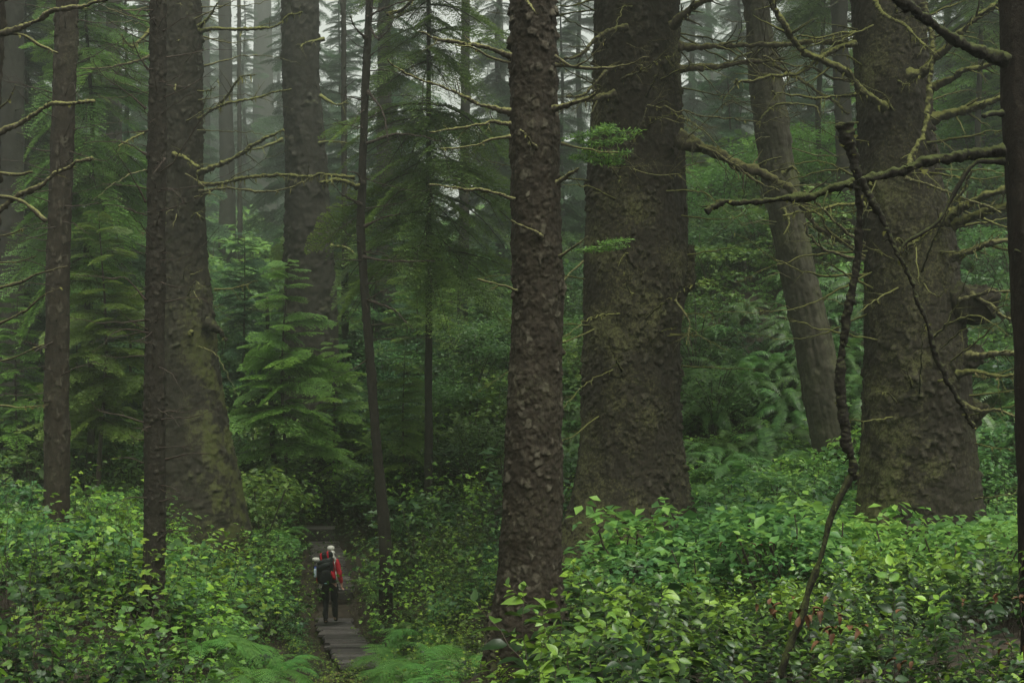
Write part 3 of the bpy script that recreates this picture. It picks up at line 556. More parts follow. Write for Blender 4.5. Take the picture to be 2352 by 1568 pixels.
t3, p3_ = tree('mossy', 'giant_spruce_tree', 'massive left trunk with a green mossy flank and swelling foot',
    [(-60, 345, 462), (0, 346, 462), (400, 350, 465), (600, 352, 475), (700, 352, 488), (760, 352, 500), (800, 352, 500), (900, 350, 512), (1000, 348, 528), (1080, 345, 542), (1150, 342, 556), (1220, 338, 570)], 34, 1230, 'mossbark', 31,
    cell=(.08, .13), depth=.035, flare=.05, ksp=.032, top=15, wob=.08, mossf=lambda x, y, z, r: 1.0 * np.clip((x / r + .1) * 1.2, 0, 1) * np.clip((3.0 - z) / 4, 0, 1) + .05)
for pts, r0, r1, mo, mt in (([(455, 398), (500, 380), (545, 360), (580, 335), (615, 318), (650, 298)], .09, .035, 50, 'deadmoss'), ([(458, 275), (490, 250), (530, 235), (600, 220), (670, 204)], .06, .02, 40, 'deadmoss'), ([(500, 245), (530, 210), (550, 180), (590, 172)], .045, .015, 26, 'deadmoss'),
        ([(458, 425), (510, 420), (560, 408), (620, 402), (700, 405), (760, 400), (815, 408)], .075, .03, 130, 'deadmoss'), ([(458, 440), (520, 432), (600, 440), (680, 425), (720, 405)], .05, .012, 30, 'dead'), ([(455, 210), (480, 208), (495, 200)], .03, .01, 10, 'deadmoss'),
        ([(458, 72), (490, 68), (560, 66), (620, 64), (660, 40), (695, 28)], .07, .02, 50, 'deadmoss'), ([(458, 62), (480, 40), (500, 8)], .05, .02, 24, 'deadmoss'), ([(400, 355), (430, 365), (455, 385)], .07, .05, 30, 'deadmoss'),
        ([(495, 665), (540, 662), (590, 645)], .03, .01, 10, 'deadmoss'), ([(440, 500), (450, 490), (462, 498)], .03, .01, 6, 'deadmoss'), ([(345, 70), (320, 95), (300, 105), (280, 80)], .06, .02, 60, 'deadmoss'), ([(350, 295), (320, 310), (290, 325), (272, 335)], .05, .02, 30, 'deadmoss'),
        ([(345, 130), (300, 145), (240, 155), (180, 158)], .05, .015, 8, 'dead'), ([(460, 270), (475, 220), (500, 180)], .02, .008, 4, 'dead')):
    BR(t3, 33.4, pts, r0, r1, mt, twigs=6, dd=-.4, moss=mo, ln=.16, gn=.16, tl=.6)
BR(t3, 33.5, [(470, 742), (495, 752), (508, 765), (520, 780)], .10, .015, 'mossbark', name='burl', twigs=0, moss=20, ln=.10)
BR(t3, 33.2, [(438, 768), (440, 762)], .045, .04, 'deadmoss', name='burl', twigs=0, moss=14, ln=.08)
auto_twigs(t3, p3_, 34, 0, 8.5, .8, 3.0, 73, 'dead', .020, (-.4, .4), tw=6)
t5, p5 = tree('slim', 'slim_tree', 'thin crooked dark sapling trunk rising beside the upper boardwalk',
    [(-60, 840, 858), (0, 840, 857), (100, 835, 853), (200, 830, 848), (400, 823, 841), (430, 824, 843), (500, 817, 838), (600, 822, 842), (800, 838, 858), (1000, 852, 874), (1200, 868, 896), (1290, 870, 902)], 32, 1300, 'slim', 37, cell=(.05, .2), depth=.012, flare=.08, ksp=.03, top=11, wob=.05)
for pts in ([(838, 85), (820, 70), (800, 30)], [(850, 65), (870, 90), (900, 60)], [(835, 420), (820, 400), (800, 395)], [(842, 330), (900, 310), (950, 310), (1010, 325)], [(845, 210), (880, 260), (895, 330)], [(838, 520), (880, 500), (920, 490)], [(848, 690), (900, 710), (950, 760)], [(835, 590), (900, 600), (1000, 600)], [(830, 470), (790, 450), (760, 420)], [(845, 40), (880, 20), (950, -5)]):
    BR(t5, 31.9, pts, .03, .006, 'twig', twigs=5, dd=-.3, tl=.6, gn=.15)
BR(t5, 31.7, [(815, 408), (760, 402), (740, 405)], .035, .02, 'deadmoss', moss=60, ln=.12)
BR(t5, 31.7, [(822, 430), (790, 415), (760, 412), (735, 420)], .05, .03, 'deadmoss', moss=70, ln=.16)
BR(t5, 31.7, [(950, -2), (920, 25), (890, 32)], .02, .05, 'deadmoss', moss=60, ln=.14)
auto_twigs(t5, p5, 34, -1, 8, .5, 2.4, 75, 'twig', .013, (-.5, .4), tw=6)
t4, p4 = tree('back', 'old_spruce_tree', 'big grey trunk in light mist beyond the boardwalk steps',
    [(-60, 648, 732), (0, 648, 735), (200, 650, 736), (400, 655, 752), (700, 655, 773), (900, 652, 776), (1040, 648, 780), (1100, 640, 792)], 50, 1075, 'far', 41, cell=(.14, .2), depth=.05, flare=.08, ksp=.05, top=18, wob=.06)
for pts in ([(735, 330), (760, 325), (800, 330)], [(745, 90), (700, 100), (690, 110)], [(735, 220), (770, 240), (800, 235)], [(650, 320), (600, 340), (560, 345)], [(760, 565), (800, 570), (830, 600)]):
    BR(t4, 49.2, pts, .06, .02, 'deadmoss', twigs=5, dd=-.3, moss=14, ln=.2, tl=.8)
BACK = [('straight dark trunk at far left behind the crossing bare limbs', [(-60, -8, 55), (0, -6, 54), (400, -4, 54), (900, -6, 55), (1080, -12, 60)], 44, 1060),
    ('slim pale-brown trunk in mist left of the centre spruce', [(-60, 1060, 1080), (200, 1058, 1080), (500, 1054, 1078), (850, 1046, 1074)], 56, 880),
    ('hazy trunk between the mossy giant and the big grey trunk', [(-60, 501, 530), (0, 502, 531), (200, 503, 534), (430, 504, 540), (700, 500, 545)], 95, 640),
    ('very thin hazy trunk just right of the hazy mid-left trunk', [(-60, 544, 553), (400, 545, 556), (700, 546, 560)], 90, 650),
    ('ghostly wide trunk fading in the bright fog', [(-60, 585, 622), (60, 583, 624), (330, 578, 632), (700, 570, 640)], 170, 560),
    ('thin ghostly trunk close beside the mossy giant', [(-60, 464, 480), (400, 464, 484), (700, 462, 486)], 130, 600),
    ('misty brown trunk behind the left green saplings', [(-60, 245, 275), (300, 243, 280), (560, 238, 286), (850, 232, 292)], 58, 860),
    ('dim trunk wrapped in drooping boughs right of the slim sapling', [(-60, 870, 896), (250, 866, 900), (560, 864, 906), (850, 858, 912)], 60, 860),
    ('dusky trunk partly hidden by the huge right trunk', [(-60, 1905, 1945), (300, 1918, 1955), (600, 1935, 1975), (800, 1945, 1990)], 46, 800),
    ('thin foggy trunk touching the centre spruce on its left', [(-60, 1138, 1152), (300, 1146, 1164), (600, 1150, 1172)], 130, 580),
    ('foggy thin trunk right of the great lichen trunk', [(-60, 1618, 1632), (300, 1626, 1642), (600, 1630, 1650)], 125, 560),
    ('second foggy thin trunk right of the great lichen trunk', [(-60, 1684, 1698), (300, 1688, 1703), (600, 1692, 1710)], 135, 560),
    ('narrow dark trunk tucked right of the big grey trunk', [(-60, 782, 795), (400, 784, 798), (800, 784, 802), (1000, 783, 806)], 56, 1000),
    ('bleached ghost trunk seen in the white gap at left', [(-60, 318, 334), (300, 316, 336), (600, 312, 338)], 180, 560),
    ('short thin trunk among the saplings left of the steps', [(820, 612, 622), (1000, 620, 632), (1100, 624, 640)], 44, 1100)]
for q, (lab, rows, d, by) in enumerate(BACK):
    tp = (26 if d < 80 else 32 if d < 100 else 48) if q < 14 else 1.2
    t, pr = tree('b%d' % q, 'spruce_tree', lab, rows, d, by, 'far', 60 + q, top=tp, group='trunks back in the mist', cell=(.16, .25), depth=.03, flare=.04, ksp=.07 if d < 65 else .12, wob=.06)
    if d < 90: auto_twigs(t, pr, 12 if q < 14 else 4, gz(float(t.location.x), d) + 2, min(tp, 11), .6, 2.6, 300 + q, 'far', .03, (-.3, .3), tw=3)
# bare limbs that reach in from a tree just outside the left edge
tl_, pl_ = tree('leftedge', 'bare_tree', 'tree at the left edge whose bare crusted limbs reach into the picture',
    [(-60, -95, 12), (0, -98, 10), (400, -110, -6), (1000, -125, -15), (1500, -140, -20)], 13, 1400, 'spruce', 53, cell=(.06, .1), depth=.015, ksp=.03, top=9)
for pts, r0, r1 in (([(-20, 500), (30, 458), (80, 432), (130, 400), (170, 378), (212, 362)], .026, .010), ([(-20, 312), (40, 285), (80, 262), (110, 243), (160, 238), (218, 231)], .022, .010), ([(-20, 85), (50, 62), (90, 45), (130, 25), (190, 12), (250, -6)], .026, .012), ([(20, 75), (60, 85), (100, 110), (135, 122)], .014, .009),
        ([(-20, 665), (40, 650), (100, 625), (155, 612)], .018, .006), ([(-20, 750), (30, 730), (60, 712), (95, 680), (140, 660)], .015, .004), ([(-20, 545), (30, 535), (55, 525)], .010, .004), ([(-20, 260), (20, 230), (35, 195)], .014, .004), ([(-20, 15), (15, -5), (30, -20)], .016, .012), ([(-20, 605), (40, 600), (80, 588)], .009, .004),
        ([(-20, 835), (30, 820), (100, 790)], .010, .004), ([(-20, 930), (50, 935), (110, 930)], .011, .004), ([(-20, 450), (30, 455), (60, 470), (105, 510)], .014, .02), ([(-20, 395), (40, 400), (75, 395)], .015, .012)):
    BR(tl_, 12.8, pts, r0, r1, 'dead', twigs=5, dd=-.1, tl=.16, gn=.08, moss=10, ln=.025)

# ------------------------------------------------------------------ leaf templates
def leaf(L, w, rows=3, fold=.12, droop=.15, serr=False):
    """leaf along +x; returns V, T"""
    xs = np.linspace(0, 1, rows + 2)[1:-1]; hw = np.sin(np.pi * xs ** .8) * .5 * w
    V = [(0, 0, 0)]
    for x, h in zip(xs, hw):
        z = -droop * x * x * L; V += [(x * L, h * L, z + fold * h * L * 2), (x * L, 0, z), (x * L, -h * L, z + fold * h * L * 2)]
    V.append((L, 0, -droop * L * 1.1)); T = [(0, 2, 1), (0, 3, 2)]
    for r in range(rows - 1):
        a = 1 + 3 * r; b = a + 3; T += [(a, a + 1, b + 1), (a, b + 1, b), (a + 1, a + 2, b + 2), (a + 1, b + 2, b + 1)]
    a = 1 + 3 * (rows - 1); e = len(V) - 1; T += [(a, a + 1, e), (a + 1, a + 2, e)]
    return np.array(V), np.array(T)
def leaf2(L, w, fold=.15):
    return np.array([(0, 0, 0), (.5 * L, .5 * w * L, fold * w * L), (L, 0, -.08 * L), (.5 * L, -.5 * w * L, fold * w * L)]), np.array([(0, 2, 1), (0, 3, 2)])
def frame(d, up=(0, 0, 1), roll=0):
    d = np.array(d, float); d /= np.linalg.norm(d); s = np.cross(up, d); s /= np.linalg.norm(s) + 1e-9; u = np.cross(d, s)
    c, q = math.cos(roll), math.sin(roll); return np.stack([d, c * s + q * u, c * u - q * s], 1)
def salal_sprig(rg, h, nl, L=.105, rows=3, wid=.58, tri=False):
    g = Geo(); a = rg.uniform(0, 6.28); lean = rg.uniform(.1, .6); n = 10; u = np.linspace(0, 1, n)
    C = np.stack([np.cos(a) * lean * h * u ** 1.6, np.sin(a) * lean * h * u ** 1.6, h * (u - .18 * u ** 3 * lean * 2)], 1) + rg.normal(size=(n, 3)) * .012
    V, Q, T = tube(C, .0035 * (1.2 - .8 * u), 3, False); g.add(V, Q, m=1)
    for i in range(nl):
        t = 1 - (i / nl) ** 1.1 * .75; c = np.array([np.interp(t, u, C[:, k]) for k in range(3)]); az = (a + (1.15 if i % 2 else -1.15) * rg.uniform(.6, 1.2)) if i > 2 else i * 2.1 + rg.normal() * .5
        el = rg.uniform(-.15, .35) + (.5 if i < 2 else 0); d = (np.cos(az) * np.cos(el), np.sin(az) * np.cos(el), np.sin(el)); Ls = L * rg.uniform(.65, 1.2) * (.7 if i < 3 else 1)
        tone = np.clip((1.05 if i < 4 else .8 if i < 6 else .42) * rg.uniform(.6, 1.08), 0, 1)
        if tri:
            base = c + np.array(d) * .05; fr = frame(d, roll=rg.normal() * .3)
            for k, (da, ll) in enumerate(((0, 1), (1.15, .8), (-1.15, .8))):
                V, T = leaf(Ls * ll, wid, rows, .10, .22); cz, sz = math.cos(da), math.sin(da); V = V @ np.array([[cz, sz, 0], [-sz, cz, 0], [0, 0, 1]]) @ fr.T + base; g.add(V, None, T, 0, tone * rg.uniform(.9, 1.1))
        else:
            V, T = leaf(Ls, wid, rows, .16, rg.uniform(.05, .3)); g.add(V @ frame(d, roll=rg.normal() * .35).T + c, None, T, 0, tone)
    return g.arrays()
def clump(rg, rad, h, n, L, w=.6, top=1., flat=.6):
    """rounded tuft of simple folded leaves with brighter ones on top, for 15 m and beyond"""
    g = Geo(); m = max(3, n // 22); cs = np.stack([rg.normal(0, .5, m) * rad, rg.normal(0, .5, m) * rad, rg.uniform(.3, 1, m) * h], 1)
    for i in range(n):
        c0 = cs[i % m]; v = rg.normal(size=3); v[2] = abs(v[2]) * flat; v /= np.linalg.norm(v); c = c0 + v * rad * .38 * rg.uniform(.5, 1.1) * (1, 1, .7)
        az = math.atan2(v[1], v[0]) + rg.normal() * .8; el = rg.normal() * .3 - .1; V, T = leaf2(L * rg.uniform(.6, 1.3), w)
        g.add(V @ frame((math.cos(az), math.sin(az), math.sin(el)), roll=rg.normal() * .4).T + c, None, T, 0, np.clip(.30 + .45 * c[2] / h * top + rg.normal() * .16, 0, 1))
    for k in range(m):
        V, Q, T = tube(catmull([(0, 0, -.15), cs[k] * (.5, .5, .45), cs[k]], 5), .006, 3, False); g.add(V, Q, m=1)
    return g.arrays()
rg = np.random.default_rng(3)
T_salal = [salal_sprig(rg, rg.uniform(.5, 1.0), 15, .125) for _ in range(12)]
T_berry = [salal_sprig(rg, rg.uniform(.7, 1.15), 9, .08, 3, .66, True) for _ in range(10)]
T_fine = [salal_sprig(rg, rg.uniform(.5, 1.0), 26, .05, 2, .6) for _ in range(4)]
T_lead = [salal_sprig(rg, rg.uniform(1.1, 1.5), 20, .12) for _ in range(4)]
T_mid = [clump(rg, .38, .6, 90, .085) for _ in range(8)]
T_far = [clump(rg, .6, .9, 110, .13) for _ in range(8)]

TRK = [(t[0].location.x, t[0].location.y) for t in TREES.values()]
def cover(name, label, tm, spacing, region, mats, seed, zoff=0., smin=.75, smax=1.25, hmod=.0, pathgap=.62, cat='undergrowth', tilt=.25, tonemod=.18, gap=-9., gapf=1.3):
    rg = np.random.default_rng(seed); x0, x1, y0, y1, test = region
    nx = int((x1 - x0) / spacing); ny = int((y1 - y0) / spacing); X, Y = np.meshgrid(np.arange(nx), np.arange(ny))
    x = x0 + (X.ravel() + rg.uniform(0, 1, X.size)) * spacing; y = y0 + (Y.ravel() + rg.uniform(0, 1, X.size)) * spacing
    m = (np.abs(x) < y * .365 + 1.6) & test(x, y); x, y = x[m], y[m]; m = fbm(np.stack([x * gapf, y * gapf, x * 0 + 4], 1), 2, seed + 3) * 2 > np.where((y < 9) & (x > 0), -9, gap); x, y = x[m], y[m]; m = pathdist(x, y) > pathgap * (1 + .15 * rg.normal(size=len(x))); x, y = x[m], y[m]; z = ground(x, y)
    ns = fbm(np.stack([x * .55, y * .55, x * 0], 1), 3, seed) * 1.5 + fbm(np.stack([x * .2, y * .2, x * 0 + 9], 1), 2, seed) * 1.6; n = len(x)
    sc = rg.uniform(smin, smax, n) * np.clip(1 + hmod * ns, .58, 2) * np.where((np.abs(x + 3.3) < 1.5) & (y > 19) & (y < 34), .55, 1); A = np.zeros((n, 3, 4)); A[:, :, :3] = rotz_tilt(rg.uniform(0, 6.28, n), np.abs(rg.normal(0, tilt, n)), rg.uniform(0, 6.28, n), sc)
    A[:, 0, 3] = x; A[:, 1, 3] = y; A[:, 2, 3] = z + zoff - .03
    g = scatter(tm, rg.integers(0, len(tm), n), A, rg.normal(0, .07, n) + tonemod * fbm(np.stack([x * .8, y * .8, x * 0], 1), 2, seed + 1) * 2)
    o = link(name, g.mesh(name, mats)); tag(o, label, cat, kind='stuff'); return o
def near_right(x, y): return x > .0 + np.clip(.25 - (y - 7) * .06, -1.2, .3) + .15 * np.sin(y * 3)
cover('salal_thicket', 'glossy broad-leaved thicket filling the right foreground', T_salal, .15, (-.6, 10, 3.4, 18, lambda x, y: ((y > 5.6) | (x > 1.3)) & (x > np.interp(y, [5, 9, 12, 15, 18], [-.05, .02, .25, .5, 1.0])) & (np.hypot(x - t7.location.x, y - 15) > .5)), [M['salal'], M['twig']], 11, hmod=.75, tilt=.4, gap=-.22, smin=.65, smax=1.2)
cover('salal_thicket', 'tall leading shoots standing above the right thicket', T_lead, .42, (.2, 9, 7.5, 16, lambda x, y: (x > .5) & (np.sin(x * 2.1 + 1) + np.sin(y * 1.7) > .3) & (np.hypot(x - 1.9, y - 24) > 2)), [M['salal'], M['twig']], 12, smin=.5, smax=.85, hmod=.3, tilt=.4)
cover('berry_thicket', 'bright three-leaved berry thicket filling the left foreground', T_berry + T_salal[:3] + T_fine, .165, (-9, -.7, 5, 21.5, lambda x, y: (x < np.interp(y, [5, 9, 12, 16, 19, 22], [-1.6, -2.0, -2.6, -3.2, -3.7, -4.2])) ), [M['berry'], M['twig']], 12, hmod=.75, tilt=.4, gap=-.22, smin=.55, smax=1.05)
cover('berry_thicket', 'pale green low plants on the slope below the centre tree', T_berry, .24, (-5, 2.5, 12, 27, lambda x, y: (x >= np.interp(y, [5, 12, 16, 19, 22, 27], [-1.2, -2.0, -2.7, -3.2, -3.4, -3.2])) & (x < np.interp(y, [12, 18, 27], [.1, 1.0, 1.5])) & (np.hypot(x - t7.location.x, y - 15) > .45)), [M['berry'], M['twig']], 13, smin=.35, smax=.75, hmod=.3)
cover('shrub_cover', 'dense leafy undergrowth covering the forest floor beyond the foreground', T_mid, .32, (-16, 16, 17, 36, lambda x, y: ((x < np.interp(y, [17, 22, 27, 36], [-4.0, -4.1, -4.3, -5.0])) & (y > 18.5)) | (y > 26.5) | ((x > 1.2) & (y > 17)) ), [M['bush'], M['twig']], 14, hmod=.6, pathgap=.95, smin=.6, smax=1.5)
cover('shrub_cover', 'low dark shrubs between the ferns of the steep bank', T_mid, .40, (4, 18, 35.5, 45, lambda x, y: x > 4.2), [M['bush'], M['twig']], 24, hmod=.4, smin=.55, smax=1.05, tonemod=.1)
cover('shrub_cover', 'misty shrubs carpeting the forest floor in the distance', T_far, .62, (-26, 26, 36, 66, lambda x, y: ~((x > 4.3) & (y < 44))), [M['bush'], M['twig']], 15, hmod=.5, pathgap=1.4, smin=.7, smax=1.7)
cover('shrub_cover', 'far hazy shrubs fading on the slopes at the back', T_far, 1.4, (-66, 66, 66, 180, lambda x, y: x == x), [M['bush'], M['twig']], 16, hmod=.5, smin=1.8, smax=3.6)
cover('hollow_plants', 'low mixed leaves spilling round the boardwalk hollow', T_berry + T_fine, .17, (-7, .5, 20, 36, lambda x, y: np.abs(x + 3.6) < 3), [M['berry'], M['twig']], 23, smin=.6, smax=1.0, hmod=.4, pathgap=.47)
# dead brown leaves caught in the thicket
for px, py, d, n, w in ((1850, 1375, 8.2, 16, .07), (1870, 1395, 8.1, 8, .04), (1880, 1430, 7.9, 14, .06), (2080, 1495, 7.2, 4, .03), (2320, 1360, 8.2, 10, .06), (1750, 1240, 11, 5, .07), (2340, 1470, 7, 3, .04)):
    rg = np.random.default_rng(int(px)); g = Geo()
    for i in range(n):
        V, T = leaf(rg.uniform(.04, .08), .55, 3, .35, .5); g.add(V @ frame(rg.normal(size=3)).T + rg.normal(size=3) * w * (2.2, 1, .3) - (0, 0, .04), None, T)
    o = link('dead_leaves', g.mesh('dead_leaves', [M['brownleaf']]), None, P(px, py, d)); tag(o, 'withered orange-brown leaves caught on the glossy thicket', 'dead leaves', 'dead leaves on the right thicket', 'stuff')

def thick_bush(seed, n, sc, rad):
    rg = np.random.default_rng(seed); A = np.zeros((n, 3, 4)); yw = rg.uniform(0, 6.28, n); A[:, :, :3] = rotz_tilt(rg.uniform(0, 6.28, n), np.abs(rg.normal(.25, .3, n)), yw, rg.uniform(.7, 1.15, n) * sc)
    r = rad * np.sqrt(rg.uniform(0, 1, n)); A[:, 0, 3] = np.cos(yw) * r; A[:, 1, 3] = np.sin(yw) * r; A[:, 2, 3] = rg.uniform(-.1, .45, n) * (1 - r / rad)
    return scatter(T_berry + T_fine[:2], rg.integers(0, 12, n), A, rg.normal(0, .08, n)).mesh('foliage', [M['berry'], M['twig']])
TB = [thick_bush(k, 30, 1.25, .55) for k in range(4)]
for i, (px, d, sc) in enumerate([(60, 12, .9), (190, 14.5, 1.05), (300, 13, .85), (260, 17.5, 1.1), (40, 17, 1.1), (440, 20, 1.0), (520, 25, 1.2), (600, 27, 1.1), (420, 24, 1.2), (120, 20, 1.1), (220, 24, 1.3), (30, 24, 1.4), (320, 27, 1.3), (500, 30, 1.1), (590, 32, 1.2), (650, 31, .8), (180, 29, 1.4), (80, 31, 1.4), (400, 31, 1.3), (960, 30, .9), (1040, 29, 1.), (1110, 27.5, 1.), (1000, 34, 1.3), (1090, 33, 1.3), (920, 35, 1.1), (1140, 36, 1.3), (860, 37, .9), (1040, 38, 1.4), (960, 40, 1.4), (1270, 30, .9), (1320, 34, 1.), (660, 37, .9), (620, 39, 1.2), (1700, 30, .9), (1800, 29, .9), (1640, 28, .8), (1860, 27, .9), (893, 30.5, .95), (925, 31.5, 1.1), (640, 42, 1.5), (700, 46, 1.6), (800, 45, 1.6), (860, 43, 1.5), (580, 40, 1.4), (760, 48, 1.7), (900, 46, 1.6), (960, 44, 1.6), (1030, 43, 1.6), (1090, 45, 1.7), (1140, 42, 1.6), (820, 40.5, 1.0), (700, 43.5, 1.2)]):
    q = P(px, 0, d); o = link('bush', TB[i % 4], None, (q[0], d, gz(q[0], d) - .05), (0, 0, i * 1.3), sc); tag(o, 'leafy thicket bush standing among the low undergrowth', 'bush', 'thicket bushes on the forest floor')
# ------------------------------------------------------------------ ferns
def frond(rg, L, kind, npin=20):
    g = Geo(); n = 14; u = np.linspace(0, 1, n); rise = rg.uniform(.55, .95); C = np.stack([L * u * (.95 - .1 * u), np.zeros(n), L * (rise * u - (rise + rg.uniform(.0, .35)) * u ** 2.1)], 1)
    V, Q, T = tube(C, .004 * (1.1 - u), 3, False); g.add(V, Q, tone=.3)
    for i in range(npin):
        t = .12 + .88 * (i + .5) / npin; c = np.array([np.interp(t, u, C[:, k]) for k in range(3)]); tg = np.array([np.interp(min(t + .05, 1), u, C[:, k]) for k in range(3)]) - np.array([np.interp(t - .05, u, C[:, k]) for k in range(3)]); tg /= np.linalg.norm(tg)
        pl = L * (.26 if kind == 'lady' else .13) * (np.sin(np.pi * min(1, (t - .05)) ** .75) ** .7 if kind == 'lady' else min(1, (1 - t) * 3 + .15)) ; up = np.cross(tg, (0, 1, 0)) * -1
        for s in (-1, 1):
            d = np.array([0, s, 0]) * .95 + tg * .32 + np.array([0, 0, -.12]) + rg.normal(size=3) * .05; d /= np.linalg.norm(d); nrm = np.cross(d, tg) * s
            if kind == 'lady':
                k = max(3, int(pl / .022)); tn = rg.uniform(.3, .8)
                side = np.cross(nrm, d)
                for j in range(k):
                    f = (j + .3) / k; b = c + d * pl * f + np.array([0, 0, -.12 * pl * f * f]); l2 = pl * .20 * (1 - f) ** .6 + .006; w2 = pl / k * .42
                    for q in (-1, 1):
                        e = b + side * q * l2 + d * l2 * .35; g.add([b - d * w2, b + d * w2, e], None, [(0, 1, 2)], 0, tn)
            else:
                w2 = L * .013; tn = rg.uniform(.25, .85); e = c + d * pl + np.array([0, 0, -.25 * pl]); mid = c + d * pl * .5
                g.add([c - tg * w2, c + tg * w2, mid + tg * w2 * .9, mid - tg * w2 * .9, e], [(0, 1, 2, 3)], [(3, 2, 4)], 0, tn)
    return g.arrays()
def fern_mesh(name, seed, kind, L, nf):
    rg = np.random.default_rng(seed); g = Geo()
    for i in range(nf):
        a = frond(rg, L * rg.uniform(.75, 1.15), kind, 15 if kind == 'lady' else 26); yaw = i / nf * 6.28 + rg.normal() * .25; tl = rg.normal() * .18; c, s = math.cos(yaw), math.sin(yaw)
        V = a['V'] @ np.array([[math.cos(tl), 0, math.sin(tl)], [0, 1, 0], [-math.sin(tl), 0, math.cos(tl)]]).T @ np.array([[c, -s, 0], [s, c, 0], [0, 0, 1]]).T
        g.add(V, a['Q'], a['T'], 0, a['t'])
    return g.mesh(name, [M['fern' if kind == 'lady' else 'sword']], False)
LADY = [fern_mesh('fronds', 40 + i, 'lady', .85, 8) for i in range(4)]
SWORD = [fern_mesh('fronds', 50 + i, 'sword', 1.25, 13) for i in range(4)]
def place(meshes, name, label, cat, group, spots, seed, zadd=.0, s0=.8, s1=1.25, tiltx=0):
    rg = np.random.default_rng(seed)
    for i, (px, py, d) in enumerate(spots):
        q = P(px, py, d)
        if pathdist(np.array([q[0]]), np.array([q[1]]))[0] < 1.12: continue
        o = link(name, meshes[i % len(meshes)], None, (q[0], q[1], gz(q[0], q[1]) + zadd), (tiltx + rg.normal() * .1, rg.normal() * .12, rg.uniform(0, 6.28)), rg.uniform(s0, s1)); tag(o, label, cat, group)
place(LADY, 'lady_fern', 'feathery light green fern beside the boardwalk hollow', 'fern', 'ferns along the boardwalk hollow',
      [(870, 1400, 29), (910, 1440, 27.5), (850, 1360, 32), (955, 1470, 26), (930, 1510, 24), (990, 1540, 22), (880, 1300, 33.5), (1040, 1555, 21), (900, 1360, 30), (960, 1400, 29), (860, 1470, 28), (920, 1560, 23), (1010, 1480, 24),
       (820, 1310, 37), (700, 1330, 33), (690, 1390, 31), (650, 1215, 38), (640, 1230, 37), (700, 1470, 28.5), (680, 1290, 36), (1000, 1560, 19), (950, 1545, 21.5), (1060, 1500, 20), (900, 1530, 25), (880, 1500, 26.5), (970, 1510, 23), (1030, 1520, 20.5), (845, 1420, 31), (800, 1280, 39.5), (840, 1340, 34), (905, 1480, 27), (925, 1420, 28.5), (980, 1450, 26), (1010, 1520, 22), (890, 1420, 29.5), (1045, 1480, 22.5)], 5, .42, .9, 1.4)
place(LADY, 'lady_fern', 'lacy fern rising from the left foreground thicket', 'fern', 'ferns in the left thicket', [(470, 1400, 17), (520, 1430, 17.5), (560, 1380, 19), (250, 1540, 10), (520, 1545, 14), (600, 1550, 16), (60, 1560, 9.5), (650, 1550, 19)], 6, .5, .8, 1.1)
place(LADY, 'lady_fern', 'fern arching at the bottom edge of the right thicket', 'fern', 'ferns at the bottom edge', [(1340, 1545, 8.2), (1900, 1560, 6.8)], 7, .45, .5, .6)
rgf = np.random.default_rng(8); sp = []
for i in range(64):
    py = rgf.uniform(740, 1120); d = np.interp(py, [740, 1120], [43, 32.5]) + rgf.normal() * .8; sp.append((rgf.uniform(1570, 1900), py, d))
for i in range(26): py = rgf.uniform(560, 1060); sp.append((rgf.uniform(2215, 2350), py, np.interp(py, [560, 1060], [42, 29.5])))
for i in range(14): py = rgf.uniform(700, 1080); sp.append((rgf.uniform(1900, 2000), py, np.interp(py, [700, 1080], [42, 34])))
for i in range(8): sp.append((rgf.uniform(1290, 1350), rgf.uniform(850, 1100), rgf.uniform(36, 45)))
place(SWORD, 'sword_fern', 'dark sword fern hanging over the steep bank', 'fern', 'sword ferns on the steep bank', sp, 9, .35, .9, 1.4, tiltx=-.3)

# ------------------------------------------------------------------ conifer foliage
def spray(rg, L, wfac=.34, sp=.055, lw=.018, ll=.06, droop=.25, tone=.5):
    """flat hemlock spray along +x"""
    g = Geo(); P0 = []; D0 = []; LL = []; TN = []; n = max(6, int(L / sp))
    for i in range(n):
        t = (i + .5) / n; b = np.array([t * L, 0, -droop * L * t * t]); pr = np.sin(np.pi * min(1, t * .92 + .08)) ** .8
        for s in (-1, 1):
            lat = L * wfac * pr * rg.uniform(.7, 1.15); dr = np.array([.62, s * .78, -.10 + rg.normal() * .06]); m = max(2, int(lat / (sp * .62)))
            for j in range(m):
                f = (j + .5) / m; c = b + dr * lat * f + np.array([0, 0, -.25 * lat * f * f])
                for q in (-1, 1):
                    d = np.array([.75 - .3 * q * s, s * .5 + q * .75, -.15]) + rg.normal(size=3) * .15; P0.append(c); D0.append(d); LL.append(ll * (1.15 - .5 * f) * rg.uniform(.7, 1.2)); TN.append(tone + .25 * f + .2 * t + rg.normal() * .1 - .25)
    P0 = np.array(P0); D0 = np.array(D0); D0 /= np.linalg.norm(D0, axis=1)[:, None]; LL = np.array(LL)[:, None]; k = len(P0)
    S = np.cross(D0, rg.normal(size=(k, 3)) * .35 + (0, 0, 1)); S /= np.linalg.norm(S, axis=1)[:, None]; w = lw * .5
    V = np.stack([P0, P0 + D0 * LL * .5 + S * w, P0 + D0 * LL, P0 + D0 * LL * .5 - S * w], 1).reshape(-1, 3)
    g.add(V, np.arange(k * 4).reshape(-1, 4), tone=np.clip(np.repeat(TN, 4), 0, 1))
    u = np.linspace(0, 1, 6); C = np.stack([u * L * .96, u * 0, -droop * L * u * u], 1); V, Q, T = tube(C, .012 * L * (1.1 - u), 3, False); g.add(V, Q, m=1); return g.arrays()
